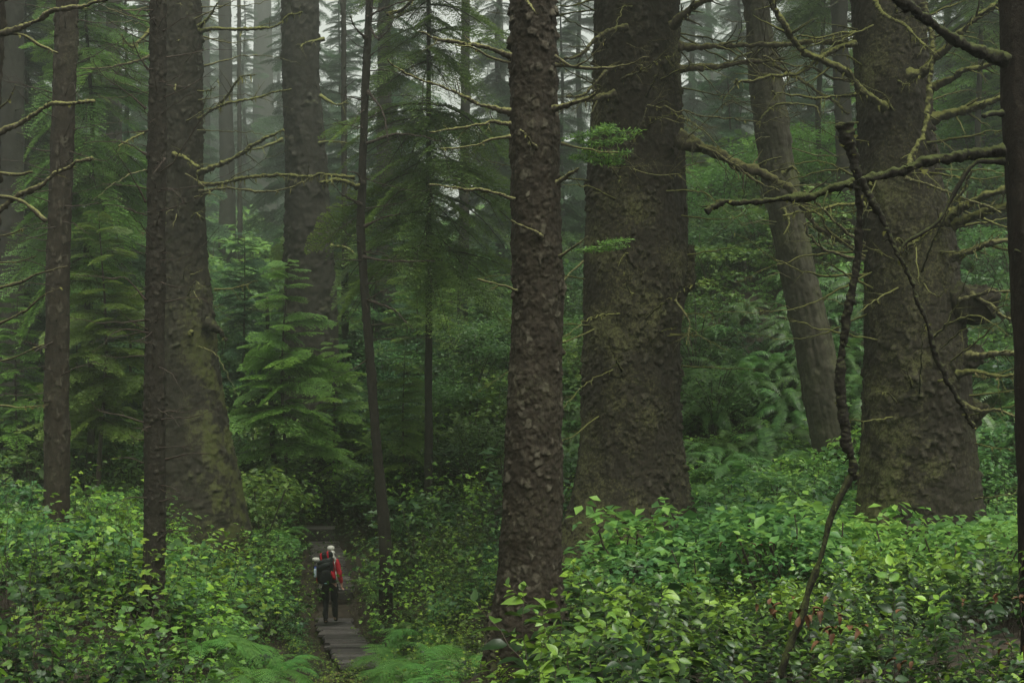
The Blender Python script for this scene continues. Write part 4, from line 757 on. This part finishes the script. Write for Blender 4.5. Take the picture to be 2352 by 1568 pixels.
def conifer(seed, h, z0, lmax, nb, tr, rel=.55, spk=None, droop=.25, el=(-.25, .2), top=.12, mats=('hemlock', 'twig'), lean=0):
    """returns trunk mesh, crown mesh: boughs from z0 to h around the stem"""
    rg = np.random.default_rng(seed); spk = spk or {}; sprays = [spray(rg, 1., droop=droop * rg.uniform(.6, 1.4), **spk) for _ in range(5)]
    A = np.zeros((nb, 3, 4)); w = rg.integers(0, 5, nb); yaw = np.arange(nb) * 2.4 + rg.normal(size=nb) * .3; t = np.sort(rg.uniform(0, 1, nb)); z = z0 + (h - z0) * t
    roll = rg.normal(0, .35, nb); L = lmax * (top + (1 - top) * (1 - t) ** rel) * rg.uniform(.55, 1.1, nb); e = rg.uniform(*el, nb) + .25 * t
    c, s = np.cos(yaw), np.sin(yaw); ce, se = np.cos(e), np.sin(e); Z = np.zeros(nb)
    Rm = np.stack([np.stack([c * ce, -s, -c * se], 1), np.stack([s * ce, c, -s * se], 1), np.stack([se, Z, ce], 1)], 1)
    cr, sr = np.cos(roll), np.sin(roll); Rr_ = np.stack([np.stack([Z + 1, Z, Z], 1), np.stack([Z, cr, -sr], 1), np.stack([Z, sr, cr], 1)], 1); A[:, :, :3] = (Rm @ Rr_) * L[:, None, None]; bx = .12 * np.sin(z * .7 + seed); A[:, 0, 3] = bx; A[:, 2, 3] = z
    g = scatter(sprays, w, A, rg.normal(0, .08, nb))
    crown = g.mesh('crown', [M[mats[0]], M[mats[1]]], False)
    u = np.linspace(0, 1, 26); C = np.stack([.12 * np.sin(u * h * .7 + seed), u * 0, u * h], 1); C[0, 2] = -.4; V, Q, T = tube(C, tr * (1.05 - u * .95), 9, True, .12, seed)
    tm = mesh_np('trunk', V, [Q, T], [M['far' if tr > .1 else 'twig']]); return tm, crown
SP = dict(sp=.045, lw=.030, ll=.065)
SAP = [conifer(1, 9.2, 2.9, 2.7, 80, .08, spk=SP, droop=.3, el=(-.1, .15), mats=('sapling', 'twig')), conifer(2, 6.5, 2.0, 2.0, 64, .06, spk=SP, droop=.3, el=(-.1, .2), mats=('sapling', 'twig')), conifer(3, 9, 1.2, 2.3, 110, .08, spk=SP, mats=('conifer', 'twig'))]
HEM = conifer(21, 24, 8.0, 3.6, 170, .13, spk=dict(sp=.03, lw=.015, ll=.038, wfac=.3), droop=.5, el=(-.35, .1))
SHADE_CROWN = [conifer(31, 33, 15, 6.5, 150, .3, rel=.8, spk=dict(sp=.035, lw=.016, ll=.035), droop=.15, el=(-.2, .15), top=.3, mats=('conifer', 'far'))[1], conifer(32, 33, 17, 6, 130, .3, rel=.8, spk=dict(sp=.035, lw=.016, ll=.035), droop=.15, el=(-.2, .15), top=.3, mats=('conifer', 'far'))[1]]
for i, (k, dz, s_) in enumerate((('giant', -1, .8), ('rightgiant', -1, 1), ('leaning', 1, .9), ('b0', 3, .9), ('b7', 4, .7), ('b8', 3, .8))):  # crowns added overhead, mostly out of view, to shade the mist and middle ground
    t = TREES[k][0]; pz_ = TREES[k][1]; top_x = np.interp(14, pz_[0], pz_[1]) - t.location.x
    o = link('crown', SHADE_CROWN[i % 2], t, (float(top_x), 0, dz + 15 * (1 - s_)), (0, 0, i * 1.1), s_)
BIG = [conifer(11, 24, 3, 3.6, 170, .30, spk=dict(sp=.03, lw=.018, ll=.045), droop=.35, el=(-.45, .05), mats=('conifer', 'far')), conifer(12, 26, 5, 4.2, 170, .36, spk=dict(sp=.03, lw=.018, ll=.045), droop=.4, el=(-.5, 0), mats=('conifer', 'far')),
       conifer(13, 22, 2, 3.2, 170, .26, spk=dict(sp=.03, lw=.018, ll=.045), droop=.3, el=(-.4, .1), mats=('conifer', 'far'))]
def conif(meshes, name, label, px, d, s=1., yaw=0, group=None, sink=.2, zs=None, base_py=None):
    q = P(px, 0, d); z = gz(q[0], d) - sink if base_py is None else P(px, base_py, d)[2]
    t = thing(name, label, 'tree', (q[0], d, z), group, (0, 0, yaw), (s, s, zs or s)); link('trunk', meshes[0], t); link('crown', meshes[1], t); return t
conif(SAP[0], 'young_hemlock', 'layered bright green hemlock sapling in front of the big grey trunk', 655, 43, .92, .5)
conif(SAP[1], 'young_hemlock', 'yellow-green hemlock sapling behind the timber step', 765, 47, .95, 2)
conif(SAP[1], 'young_hemlock', 'feathery sapling directly right of the slim crooked stem', 930, 42, .8, 1)
conif(SAP[0], 'young_hemlock', 'green sapling filling the gap between the two left trunks', 235, 36, .85, 3)
conif(SAP[1], 'young_hemlock', 'broad low sapling near the left spruce', 170, 40, .9, 4)
conif(SAP[2], 'young_hemlock', 'shady sapling between left spruce and mossy giant', 300, 44, .9, 5)
conif(SAP[2], 'young_hemlock', 'dim sapling beyond the mossy flank', 560, 52, .9, 1.4)
conif(SAP[1], 'young_hemlock', 'small sapling at the far left edge', 40, 38, .85, 5.5)
for px, d, s_, lab in ((985, 40, .95, 'drooping hemlock veiling the upper centre with hanging boughs'), (205, 39, .8, 'hanging-boughed hemlock behind the left spruce'), (1885, 54, .9, 'hemlock showing between the leaning trunk and the huge right trunk'),
                        (2250, 46, .8, 'drooping hemlock between the huge right trunk and the right edge'), (60, 48, .9, 'hemlock boughs at the far left edge')):
    conif(HEM, 'hemlock_tree', lab, px, d, s_, px)
SAPS = [(860, 56, 1.1, 2), (960, 52, .8, 0), (1010, 60, 1.1, 1), (1120, 55, .8, 2), (440, 60, 1.2, 1), (720, 64, 1.1, 0), (1590, 62, 1.0, 1), (1680, 66, 1.1, 2), (2040, 60, .9, 0), (60, 52, 1.1, 2), (1230, 68, 1.1, 2), (2260, 50, .8, 0), (2330, 48, .9, 1)]
for i, (px, d, s, k) in enumerate(SAPS): conif(SAP[k], 'young_hemlock', 'young conifer in the misty middle distance', px, d, s, i * 1.3, 'young conifers in the mist')
CON = [(1145, 84, 1, .9), (1330, 92, 0, 1.), (1215, 78, 2, .9), (690, 96, 1, 1.), (790, 88, 2, .9), (1590, 100, 1, 1.), (1700, 84, 0, .85), (1290, 74, 2, .8), (150, 50, 0, .85), (20, 60, 1, .9), (290, 62, 2, .9), (380, 74, 0, 1), (900, 80, 1, 1), (1860, 82, 1, .9), (2000, 64, 2, .8), (2180, 68, 0, .8), (2300, 52, 2, .75), (2250, 88, 1, 1), (100, 84, 2, 1), (230, 96, 1, 1.1), (780, 104, 2, 1), (430, 104, 2, .9), (60, 46, 2, .7), (455, 130, 0, 1.1), (520, 240, 1, 1.7), (600, 262, 0, 1.8), (470, 225, 2, 1.6), (642, 205, 1, 1.6), (700, 250, 2, 1.7), (560, 185, 2, 1.4), (1120, 235, 0, 1.6), (1175, 262, 1, 1.7), (1620, 240, 1, 1.6), (1695, 255, 2, 1.7), (760, 230, 0, 1.6), (340, 240, 1, 1.7), (400, 200, 1, 1.5), (1340, 230, 2, 1.6), (2280, 200, 0, 1.5), (560, 135, 2, 1.2), (480, 190, 1, 1.5), (330, 140, 0, 1.2), (1680, 170, 1, 1.3)]
for i, (px, d, k, s) in enumerate(CON): conif(BIG[k], 'conifer', 'tall drooping conifer standing back in the fog', px, d, s, i * 2.1, 'foggy conifers at the back')

# broad-leaved shrubs and small maples
def bush_mesh(seed, R0, H, n, L, mat, w=.7, layers=True):
    rg = np.random.default_rng(seed); g = Geo(); m = 26; cs = []
    for k in range(m):
        a = rg.uniform(0, 6.28); r = R0 * np.sqrt(rg.uniform(.02, 1)); h = H * (1 - .55 * (r / R0) ** 2) * rg.uniform(.45, 1.05); cs.append((math.cos(a) * r, math.sin(a) * r, h))
        V, Q, T = tube(catmull([(0, 0, -.2), (cs[-1][0] * .35, cs[-1][1] * .35, h * .6), cs[-1]], 7), .012, 4, False); g.add(V, Q, m=1)
    cs = np.array(cs); i = rg.integers(0, m, n); c = cs[i] + rg.normal(size=(n, 3)) * R0 * (.22, .22, .07 if layers else .15)
    for q in range(n):
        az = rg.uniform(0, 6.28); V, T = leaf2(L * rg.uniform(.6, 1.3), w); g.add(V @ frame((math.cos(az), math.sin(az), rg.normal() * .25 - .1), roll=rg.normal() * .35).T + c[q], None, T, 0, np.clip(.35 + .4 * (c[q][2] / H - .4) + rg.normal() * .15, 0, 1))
    return g.mesh('foliage', [M[mat], M['twig']])
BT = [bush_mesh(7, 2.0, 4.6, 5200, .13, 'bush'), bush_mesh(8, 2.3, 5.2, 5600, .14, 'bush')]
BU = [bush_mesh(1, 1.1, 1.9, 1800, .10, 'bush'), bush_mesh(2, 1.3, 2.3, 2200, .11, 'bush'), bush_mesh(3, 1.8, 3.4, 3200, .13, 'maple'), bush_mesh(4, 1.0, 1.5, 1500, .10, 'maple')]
rgb = np.random.default_rng(19)
spots = [(520, 44), (590, 47), (430, 46), (850, 45), (930, 42), (1010, 44), (1090, 41), (960, 48), (1060, 50), (900, 50), (1130, 47), (1000, 54), (830, 48), (1270, 44), (1310, 50), (1600, 47), (1690, 50), (1640, 54), (1740, 47), (1600, 40), (1830, 55), (60, 42), (180, 48), (240, 44), (20, 46), (300, 40), (2260, 40), (2330, 36), (2230, 48), (1950, 46), (1120, 52), (880, 56), (750, 56), (690, 58), (560, 56), (2200, 33), (1640, 36.5)]
for i, (px, d) in enumerate(spots):
    q = P(px, 0, d); o = link('shrub', BU[i % 2], None, (q[0], d, gz(q[0], d) - .05), (0, 0, i * 1.7), rgb.uniform(.8, 1.3)); tag(o, 'leafy shrub growing on the forest floor beyond the hollow', 'shrub', 'shrubs beyond the hollow')
for i, (px, d, sc) in enumerate([(900, 50, .95), (985, 47, .9), (1075, 46, .95), (1140, 50, 1.05), (930, 58, 1.15), (1030, 60, 1.2), (1120, 62, 1.2), (850, 56, 1.05), (520, 52, 1.), (590, 56, 1.1), (440, 56, 1.), (1250, 50, .9), (1310, 56, 1.1), (240, 52, 1.), (100, 54, 1.), (30, 50, .9), (190, 62, 1.2), (730, 60, 1.1), (1240, 64, 1.2), (640, 66, 1.2), (1580, 52, .9), (1640, 60, 1.), (490, 70, 1.2), (340, 50, .9)]):
    q = P(px, 0, d); o = link('tall_shrub', BT[i % 2], None, (q[0], d, gz(q[0], d) - .1), (0, 0, i * 2.3), sc); tag(o, 'tall many-stemmed shrub rising in the dim middle distance', 'shrub', 'tall shrubs in the middle distance')
spots = [(1660, 56), (1750, 60), (1870, 52), (1930, 56), (1600, 64), (2240, 50), (2320, 54), (2200, 56), (2290, 62), (1820, 64), (1240, 60)]
for i, (px, d) in enumerate(spots):
    q = P(px, 0, d); o = link('vine_maple', BU[2], None, (q[0], d, gz(q[0], d) - .05), (0, 0, i * 1.7), rgb.uniform(.8, 1.25)); tag(o, 'bright green leafy maple clump on the upper bank', 'shrub', 'bright maples on the upper bank')

# ------------------------------------------------------------------ boardwalk
def box(g, c, ax, ay, az, seed=0, m=0):
    """box with half axes ax, ay, az around c, edges slightly worn"""
    rg = np.random.default_rng(seed); c = np.array(c, float); S = [(-1, -1, -1), (1, -1, -1), (1, 1, -1), (-1, 1, -1), (-1, -1, 1), (1, -1, 1), (1, 1, 1), (-1, 1, 1)]
    V = np.array([c + ax * s[0] + ay * s[1] + az * s[2] + rg.normal(size=3) * .006 for s in S]); g.add(V, [(0, 3, 2, 1), (4, 5, 6, 7), (0, 1, 5, 4), (1, 2, 6, 5), (2, 3, 7, 6), (3, 0, 4, 7)], m=m)
def deck(name, label, pts, hw, step, seed, hw2=None, front=True):
    rg = np.random.default_rng(seed); pts = np.array(pts); t = thing(name, label, 'boardwalk', pts[0]); L = np.concatenate([[0], np.cumsum(np.linalg.norm(np.diff(pts, axis=0), axis=1))]); g = Geo(); s = .0; k = 0
    gb = [Geo(), Geo()]
    while s < L[-1]:
        w = step * rg.uniform(.7, 1.2); c = np.array([np.interp(s + w / 2, L, pts[:, q]) for q in range(3)]); e = np.array([np.interp(min(s + w / 2 + .3, L[-1]), L, pts[:, q]) for q in range(3)]) - np.array([np.interp(s + w / 2 - .3, L, pts[:, q]) for q in range(3)]); e /= np.linalg.norm(e)
        h = np.array([1, 0, 0]) * .75 + np.array([e[1], -e[0], 0]) * .25; h /= np.linalg.norm(h); yaw = rg.normal() * .03; h = h + e * yaw; fwd = np.cross((0, 0, 1), h)
        ww = hw * rg.uniform(.92, 1.1); box(g, c + h * rg.normal() * .03 + (0, 0, rg.normal() * .008), h * ww, fwd * (w / 2 - .010), np.array([rg.normal() * .01, 0, .028]), seed * 99 + k); s += w; k += 1
    put('deck', g, t, [M['plank']], False)
    for q, sd in enumerate((-1, 1)):
        C = catmull(pts + np.array([sd * hw * .75, 0, -.13]), 14); V, Q, T = tube(C, .085, 7, True, .1, seed + q); gg = Geo(); gg.add(V, Q, T); put('beam', gg, t, [M['darkwood']])
    return t
up = np.array([0, 0, .0])
dk1 = deck('boardwalk', 'lower run of wet dark planks at the walker\'s feet, ending at the muddy hollow', [P(836, 1532, 28.0), P(800, 1482, 30.5), P(768, 1436, 33.2), P(770, 1415, 34.4)], .42, .22, 3)
dk2 = deck('boardwalk', 'upper run of grey planks ahead of the walker up to the timber step', [P(771, 1356, 34.9), P(767, 1330, 36), P(755, 1285, 38.4), P(745, 1246, 41)], .40, .19, 4)
g = Geo(); box(g, P(771, 1368, 34.75) , np.array([.42, 0, 0]), np.array([0, .05, 0]), np.array([0, 0, .085]), 8); o = put('riser', g, dk2, [M['darkwood']], False)
st = thing('timber_step', 'dark timber box step with reddish end at the top of the planks', 'step', P(732, 1242, 41.15)); g = Geo()
box(g, P(732, 1229, 41.25), np.array([.45, 0, 0]), np.array([0, .06, 0]), np.array([0, 0, .17]), 9); put('riser', g, st, [M['darkwood']], False)
g = Geo(); c = P(730, 1216, 41.9)
for k in range(5): box(g, c + (0, k * .24 - .5, .02), np.array([.47, 0, 0]), np.array([0, .11, 0]), np.array([0, 0, .03]), 20 + k)
put('deck', g, st, [M['plank']], False)
for i, pts in enumerate(([(600, 1562), (660, 1556), (720, 1560), (770, 1552), (800, 1548), (860, 1560), (900, 1575)], [(740, 1568), (790, 1560), (840, 1572)])):
    W = [P(a, b, 26.2 - i * .4) for a, b in pts]; g, C, rad = branch_geo(W, .05, .03, 900 + i, 3, .1, 7); o = link('tree_root', g.mesh('tree_root', [M['dead']])); b = W[0]; tag(o, ['long grey root snaking across the muddy hollow below the planks', 'short root beside the long one below the planks'][i], 'root')

# ------------------------------------------------------------------ the walker
def skin(name, V, E, Rr, root, mat, parent, sub=2, noise=0., ns=9., label=None):
    me = bpy.data.meshes.new(name); me.from_pydata([tuple(v) for v in V], E, []); o = bpy.data.objects.new(name + '_tmp', me); scene.collection.objects.link(o)
    md = o.modifiers.new('s', 'SKIN'); md.use_smooth_shade = True
    for i, sv in enumerate(me.skin_vertices[0].data):
        r = Rr[i]; sv.radius = (r, r) if not hasattr(r, '__len__') else r; sv.use_root = (i == root)
    sb = o.modifiers.new('u', 'SUBSURF'); sb.levels = sub; sb.render_levels = sub
    dg = bpy.context.evaluated_depsgraph_get(); m2 = bpy.data.meshes.new_from_object(o.evaluated_get(dg)); bpy.data.objects.remove(o); m2.name = name
    if noise:
        co = np.empty(len(m2.vertices) * 3, dtype=np.float32); m2.vertices.foreach_get('co', co); co = co.reshape(-1, 3); n_ = np.empty(len(co) * 3, dtype=np.float32); m2.vertices.foreach_get('normal', n_); co = co + n_.reshape(-1, 3) * (fbm(co * ns * (1, 1, 1.6), 3, 5) * noise * 2)[:, None]; m2.vertices.foreach_set('co', co.astype(np.float32).ravel())
    m2.materials.clear(); m2.materials.append(mat)
    m2.polygons.foreach_set('use_smooth', np.full(len(m2.polygons), True)); return link(name, m2, parent)
def blob(name, c, r, p, mat, parent, seed=0, noise=.02, tilt=0, label=None):
    nu, nv = 28, 18; u = np.linspace(0, 2 * np.pi, nu, endpoint=False); v = np.linspace(-np.pi / 2, np.pi / 2, nv); U, Vv = np.meshgrid(u, v); f = lambda w: np.sign(w) * np.abs(w) ** p
    X = np.stack([f(np.cos(Vv)) * f(np.cos(U)), f(np.cos(Vv)) * f(np.sin(U)), f(np.sin(Vv))], -1).reshape(-1, 3) * r
    X = X * (1 + fbm(X * 7 + seed, 3, seed)[:, None] * noise * 10 * .5); ct, s_ = math.cos(tilt), math.sin(tilt); X = X @ np.array([[ct, 0, s_], [0, 1, 0], [-s_, 0, ct]]).T + c
    i = np.arange(nv - 1)[:, None] * nu; j = np.arange(nu)[None]; j2 = (j + 1) % nu; Q = np.stack([i + j, i + j2, i + nu + j2, i + nu + j], -1).reshape(-1, 4)
    return link(name, mesh_np(name, X, [Q], [mat]), parent)
M['skin'] = simple('skin', (.42, .24, .17), .5, .1, 30); M['red'] = simple('red jacket cloth', (.30, .012, .022), .6, .25, 40, .3); M['black'] = simple('black trousers', (.008, .008, .009), .8, .3, 20, .3)
M['pack'] = simple('dark grey pack cloth', (.009, .012, .011), .6, .4, 30, .4); M['packb'] = simple('black pack cloth', (.004, .0045, .005), .65, .4, 30, .4); M['white'] = simple('off-white cloth', (.40, .40, .34), .7, .15, 25, .4); M['boot'] = simple('brown boots', (.03, .024, .02), .6)
M['redstrap'] = simple('red webbing', (.33, .008, .02), .6); M['bottle'] = simple('pale translucent plastic', (.34, .42, .45), .25, .1); M['blue'] = simple('blue plastic cap', (.01, .04, .25), .3, .1); M['metal'] = simple('pole metal', (.5, .48, .42), .35, .2, 30, 0, .6); M['hair'] = simple('dark hair', (.03, .02, .015), .7)
pl = P(757, 1431, 33.0); pz = pl[2]; px_ = float(pl[0])
pr = thing('person', 'person in red jacket, white cap and black trousers walking away along the planks', 'person', (px_, 33.0, pz)); pr.rotation_euler = (0, 0, R(-2))
BV = [(0, 0, .96), (0, .02, 1.12), (.0, .04, 1.30), (.0, .04, 1.44), (.0, .06, 1.53), (.01, .08, 1.60), (.01, .085, 1.68), (.01, .07, 1.75),
      (.10, 0, .92), (.10, .06, .50), (.105, .16, .10), (.11, .26, .04), (-.10, 0, .92), (-.085, -.02, .50), (-.08, -.10, .09), (-.085, .02, .035),
      (.15, .03, 1.43), (.215, .0, 1.18), (.265, .06, .93), (.275, .08, .87),
      (-.15, .03, 1.43), (-.235, -.02, 1.17), (-.17, .20, 1.12), (-.13, .26, 1.12),
      (.01, .175, 1.645), (.085, .085, 1.655), (-.065, .085, 1.655)]
BE = [(0, 1), (1, 2), (2, 3), (3, 4), (4, 5), (5, 6), (6, 7), (0, 8), (8, 9), (9, 10), (10, 11), (0, 12), (12, 13), (13, 14), (14, 15), (3, 16), (16, 17), (17, 18), (18, 19), (3, 20), (20, 21), (21, 22), (22, 23), (6, 24), (6, 25), (6, 26)]
BR_ = [(.13, .10), (.12, .09), (.14, .10), (.10, .08), .055, .062, .09, .065, .08, .055, .042, .035, .08, .055, .042, .035, .055, .042, .028, .036, .055, .042, .028, .036, .014, .014, .014]
n0 = len(BV)
def fingers(wr, dirn, side, curl):
    global BV, BE, BR_
    b = len(BV); wi = wr; base = np.array(BV[wi]); dn = np.array(dirn) / np.linalg.norm(dirn); sd = np.array(side) / np.linalg.norm(side); cu = np.cross(dn, sd)
    for k, (of, ln) in enumerate(((-.028, .07), (-.010, .08), (.010, .076), (.027, .06))):
        p0 = base + dn * .035 + sd * of; p1 = p0 + dn * ln * .5 + cu * curl * .012; p2 = p1 + dn * ln * .35 + cu * curl * .03
        BV += [tuple(p0), tuple(p1), tuple(p2)]; BE += [(wi, b), (b, b + 1), (b + 1, b + 2)]; BR_ += [.010, .009, .007]; b += 3
    p0 = base - sd * .035 + dn * .0; p1 = p0 - sd * .02 + dn * .035; BV += [tuple(p0), tuple(p1)]; BE += [(wi, b), (b, b + 1)]; BR_ += [.011, .009]
fingers(19, (.02, .03, -1), (.2, 1, 0), 1.); fingers(23, (.5, .6, .3), (.2, .2, 1), 1.2)
skin('body', BV, BE, BR_, 0, M['skin'], pr, 2)
skin('jacket', [(0, .0, .93), (0, .02, 1.10), (0, .04, 1.30), (0, .04, 1.45), (0, .055, 1.52), (.15, .03, 1.44), (.20, .01, 1.30), (.222, .0, 1.17), (.250, .035, 1.03), (.266, .06, .925), (-.15, .03, 1.44), (-.205, 0, 1.30), (-.245, -.02, 1.16), (-.20, .12, 1.13), (-.16, .21, 1.12)],
     [(0, 1), (1, 2), (2, 3), (3, 4), (3, 5), (5, 6), (6, 7), (7, 8), (8, 9), (3, 10), (10, 11), (11, 12), (12, 13), (13, 14)], [(.17, .13), (.155, .12), (.17, .125), (.13, .10), .068, .078, .070, .064, .056, .046, .078, .070, .066, .056, .046], 0, M['red'], pr, 2, .010, 14)
skin('trousers', [(0, -.01, 1.02), (0, 0, .92), (.095, .0, .86), (.105, .03, .68), (.105, .06, .48), (.11, .13, .28), (.11, .17, .11), (-.095, 0, .86), (-.09, 0, .68), (-.085, -.02, .48), (-.08, -.07, .28), (-.08, -.10, .10)],
     [(0, 1), (1, 2), (2, 3), (3, 4), (4, 5), (5, 6), (1, 7), (7, 8), (8, 9), (9, 10), (10, 11)], [(.175, .13), (.17, .13), (.105, .11), (.09, .095), .078, .072, .062, (.105, .11), (.09, .095), .078, .072, .062], 0, M['black'], pr, 2, .014, 12)
for sx, y, z in ((.11, .20, .05), (-.083, -.06, .045)): skin('boot', [(sx, y - .04, z + .10), (sx, y - .03, z + .02), (sx, y + .07, z - .005), (sx, y + .17, z - .01)], [(0, 1), (1, 2), (2, 3)], [.055, (.05, .055), (.048, .04), (.042, .03)], 1, M['boot'], pr, 2)
blob('cap', (.015, .08, 1.735), (.086, .098, .062), .95, M['white'], pr, 3, .01); blob('cap_brim', (.015, .20, 1.70), (.07, .07, .012), .9, M['white'], pr, 4, .0)
blob('neck_cloth', (.08, .0, 1.655), (.05, .05, .030), .9, M['white'], pr, 5, .05, .5); skin('neck_cloth', [(.07, -.03, 1.64), (.095, -.06, 1.56), (.135, -.06, 1.50), (.125, -.07, 1.42)], [(0, 1), (1, 2), (2, 3)], [.030, .034, .030, .016], 0, M['white'], pr, 2, .012, 20)
bp_ = thing('backpack', 'bulging black and grey backpack with red straps worn by the walker', 'backpack', (px_, 32.83, pz + 1.1)); bp_.rotation_euler = (0, 0, R(-2)); mm_ = bp_
def lo(c): return (c[0], c[1] + .17, c[2] - 1.1)
blob('bag', lo((-.06, -.24, 1.22)), (.185, .13, .27), .62, M['packb'], mm_, 11, .03, .05); blob('pocket', lo((-.04, -.375, 1.13)), (.13, .05, .16), .65, M['packb'], mm_, 12, .03)
blob('top_flap', lo((-.07, -.25, 1.47)), (.20, .13, .085), .7, M['pack'], mm_, 13, .05, -.35); blob('top_flap', lo((-.08, -.30, 1.38)), (.17, .10, .075), .7, M['pack'], mm_, 14, .05, -.45)
blob('bedroll', lo((-.06, -.20, 1.60)), (.17, .085, .085), .75, M['packb'], mm_, 15, .03, -.25)
for sx, sz in ((-.155, 1.565), (.0, 1.61)): blob('red_strap', lo((sx, -.235, sz)), (.020, .095, .100), .55, M['redstrap'], mm_, 16, .0, -.15)
blob('dry_bag', lo((-.26, -.16, 1.50)), (.115, .06, .045), .8, M['white'], mm_, 17, .06, .12)
blob('side_panel', lo((.10, -.25, 1.20)), (.035, .09, .15), .7, M['redstrap'], mm_, 18, .02, -.38); blob('side_panel', lo((-.24, -.22, 1.07)), (.03, .07, .10), .7, M['redstrap'], mm_, 19, .02, .1)
blob('hip_belt', lo((-.02, -.06, 1.0)), (.22, .17, .04), .7, M['packb'], mm_, 20, .02); blob('buckle_tag', lo((-.03, -.425, 1.0)), (.028, .006, .012), .6, simple('teal tag', (.10, .2, .2), .5), mm_, 21, 0)
wb = thing('water_bottle', 'pale bottle with blue top in the side pocket of the pack', 'bottle', (px_ - .30, 32.78, pz + 1.13)); blob('bottle_body', (0, 0, .08), (.036, .036, .11), .6, M['bottle'], wb, 22, 0); blob('bottle_cap', (0, 0, .20), (.026, .026, .022), .6, M['blue'], wb, 23, 0)
for nm, lab, a, b in (('trekking_pole', 'folded trekking pole hanging beside the walker\'s right arm', (.13, -.16, 1.46), (.215, -.10, .78)), ('trekking_pole', 'folded trekking pole hanging by the walker\'s left hip', (-.20, -.10, 1.05), (-.235, -.06, .72))):
    t = thing(nm, lab, 'trekking pole', (px_ + b[0], 33 + b[1], pz + b[2])); a, b = np.array(a), np.array(b); W = np.array([px_, 33, pz])
    for i_, (u0, u1, r, mt) in enumerate(((0, .35, .008, 'metal'), (.35, .75, .010, 'metal'), (.75, 1., .014, 'packb'))):
        gg = Geo(); V, Q, T = tube(np.array([a + (b - a) * u for u in np.linspace(u0, u1, 4)]) + W, r, 8); gg.add(V, Q, T); put(('grip' if mt == 'packb' else 'shaft'), gg, t, [M[mt]])

# ------------------------------------------------------------------ haze
bpy.ops.mesh.primitive_cube_add(size=1, location=(0, 80, 12)); hz = bpy.context.object; hz.name = 'haze'; hz.scale = (150, 190, 50); hz['kind'] = 'stuff'
zmin = float(GZ.min()) - 1; hz.location.z = (zmin + 52) / 2; hz.location.y = 145; hz.scale = (240, 330, 52 - zmin)
m = bpy.data.materials.new('haze'); m.use_nodes = True; n = m.node_tree; n.nodes.clear(); out = n.nodes.new('ShaderNodeOutputMaterial'); pv = n.nodes.new('ShaderNodeVolumePrincipled')
pv.inputs['Density'].default_value = HAZE; pv.inputs['Color'].default_value = (.90, .95, .89, 1); pv.inputs['Anisotropy'].default_value = .78; n.links.new(pv.outputs[0], out.inputs['Volume']); hz.data.materials.append(m)
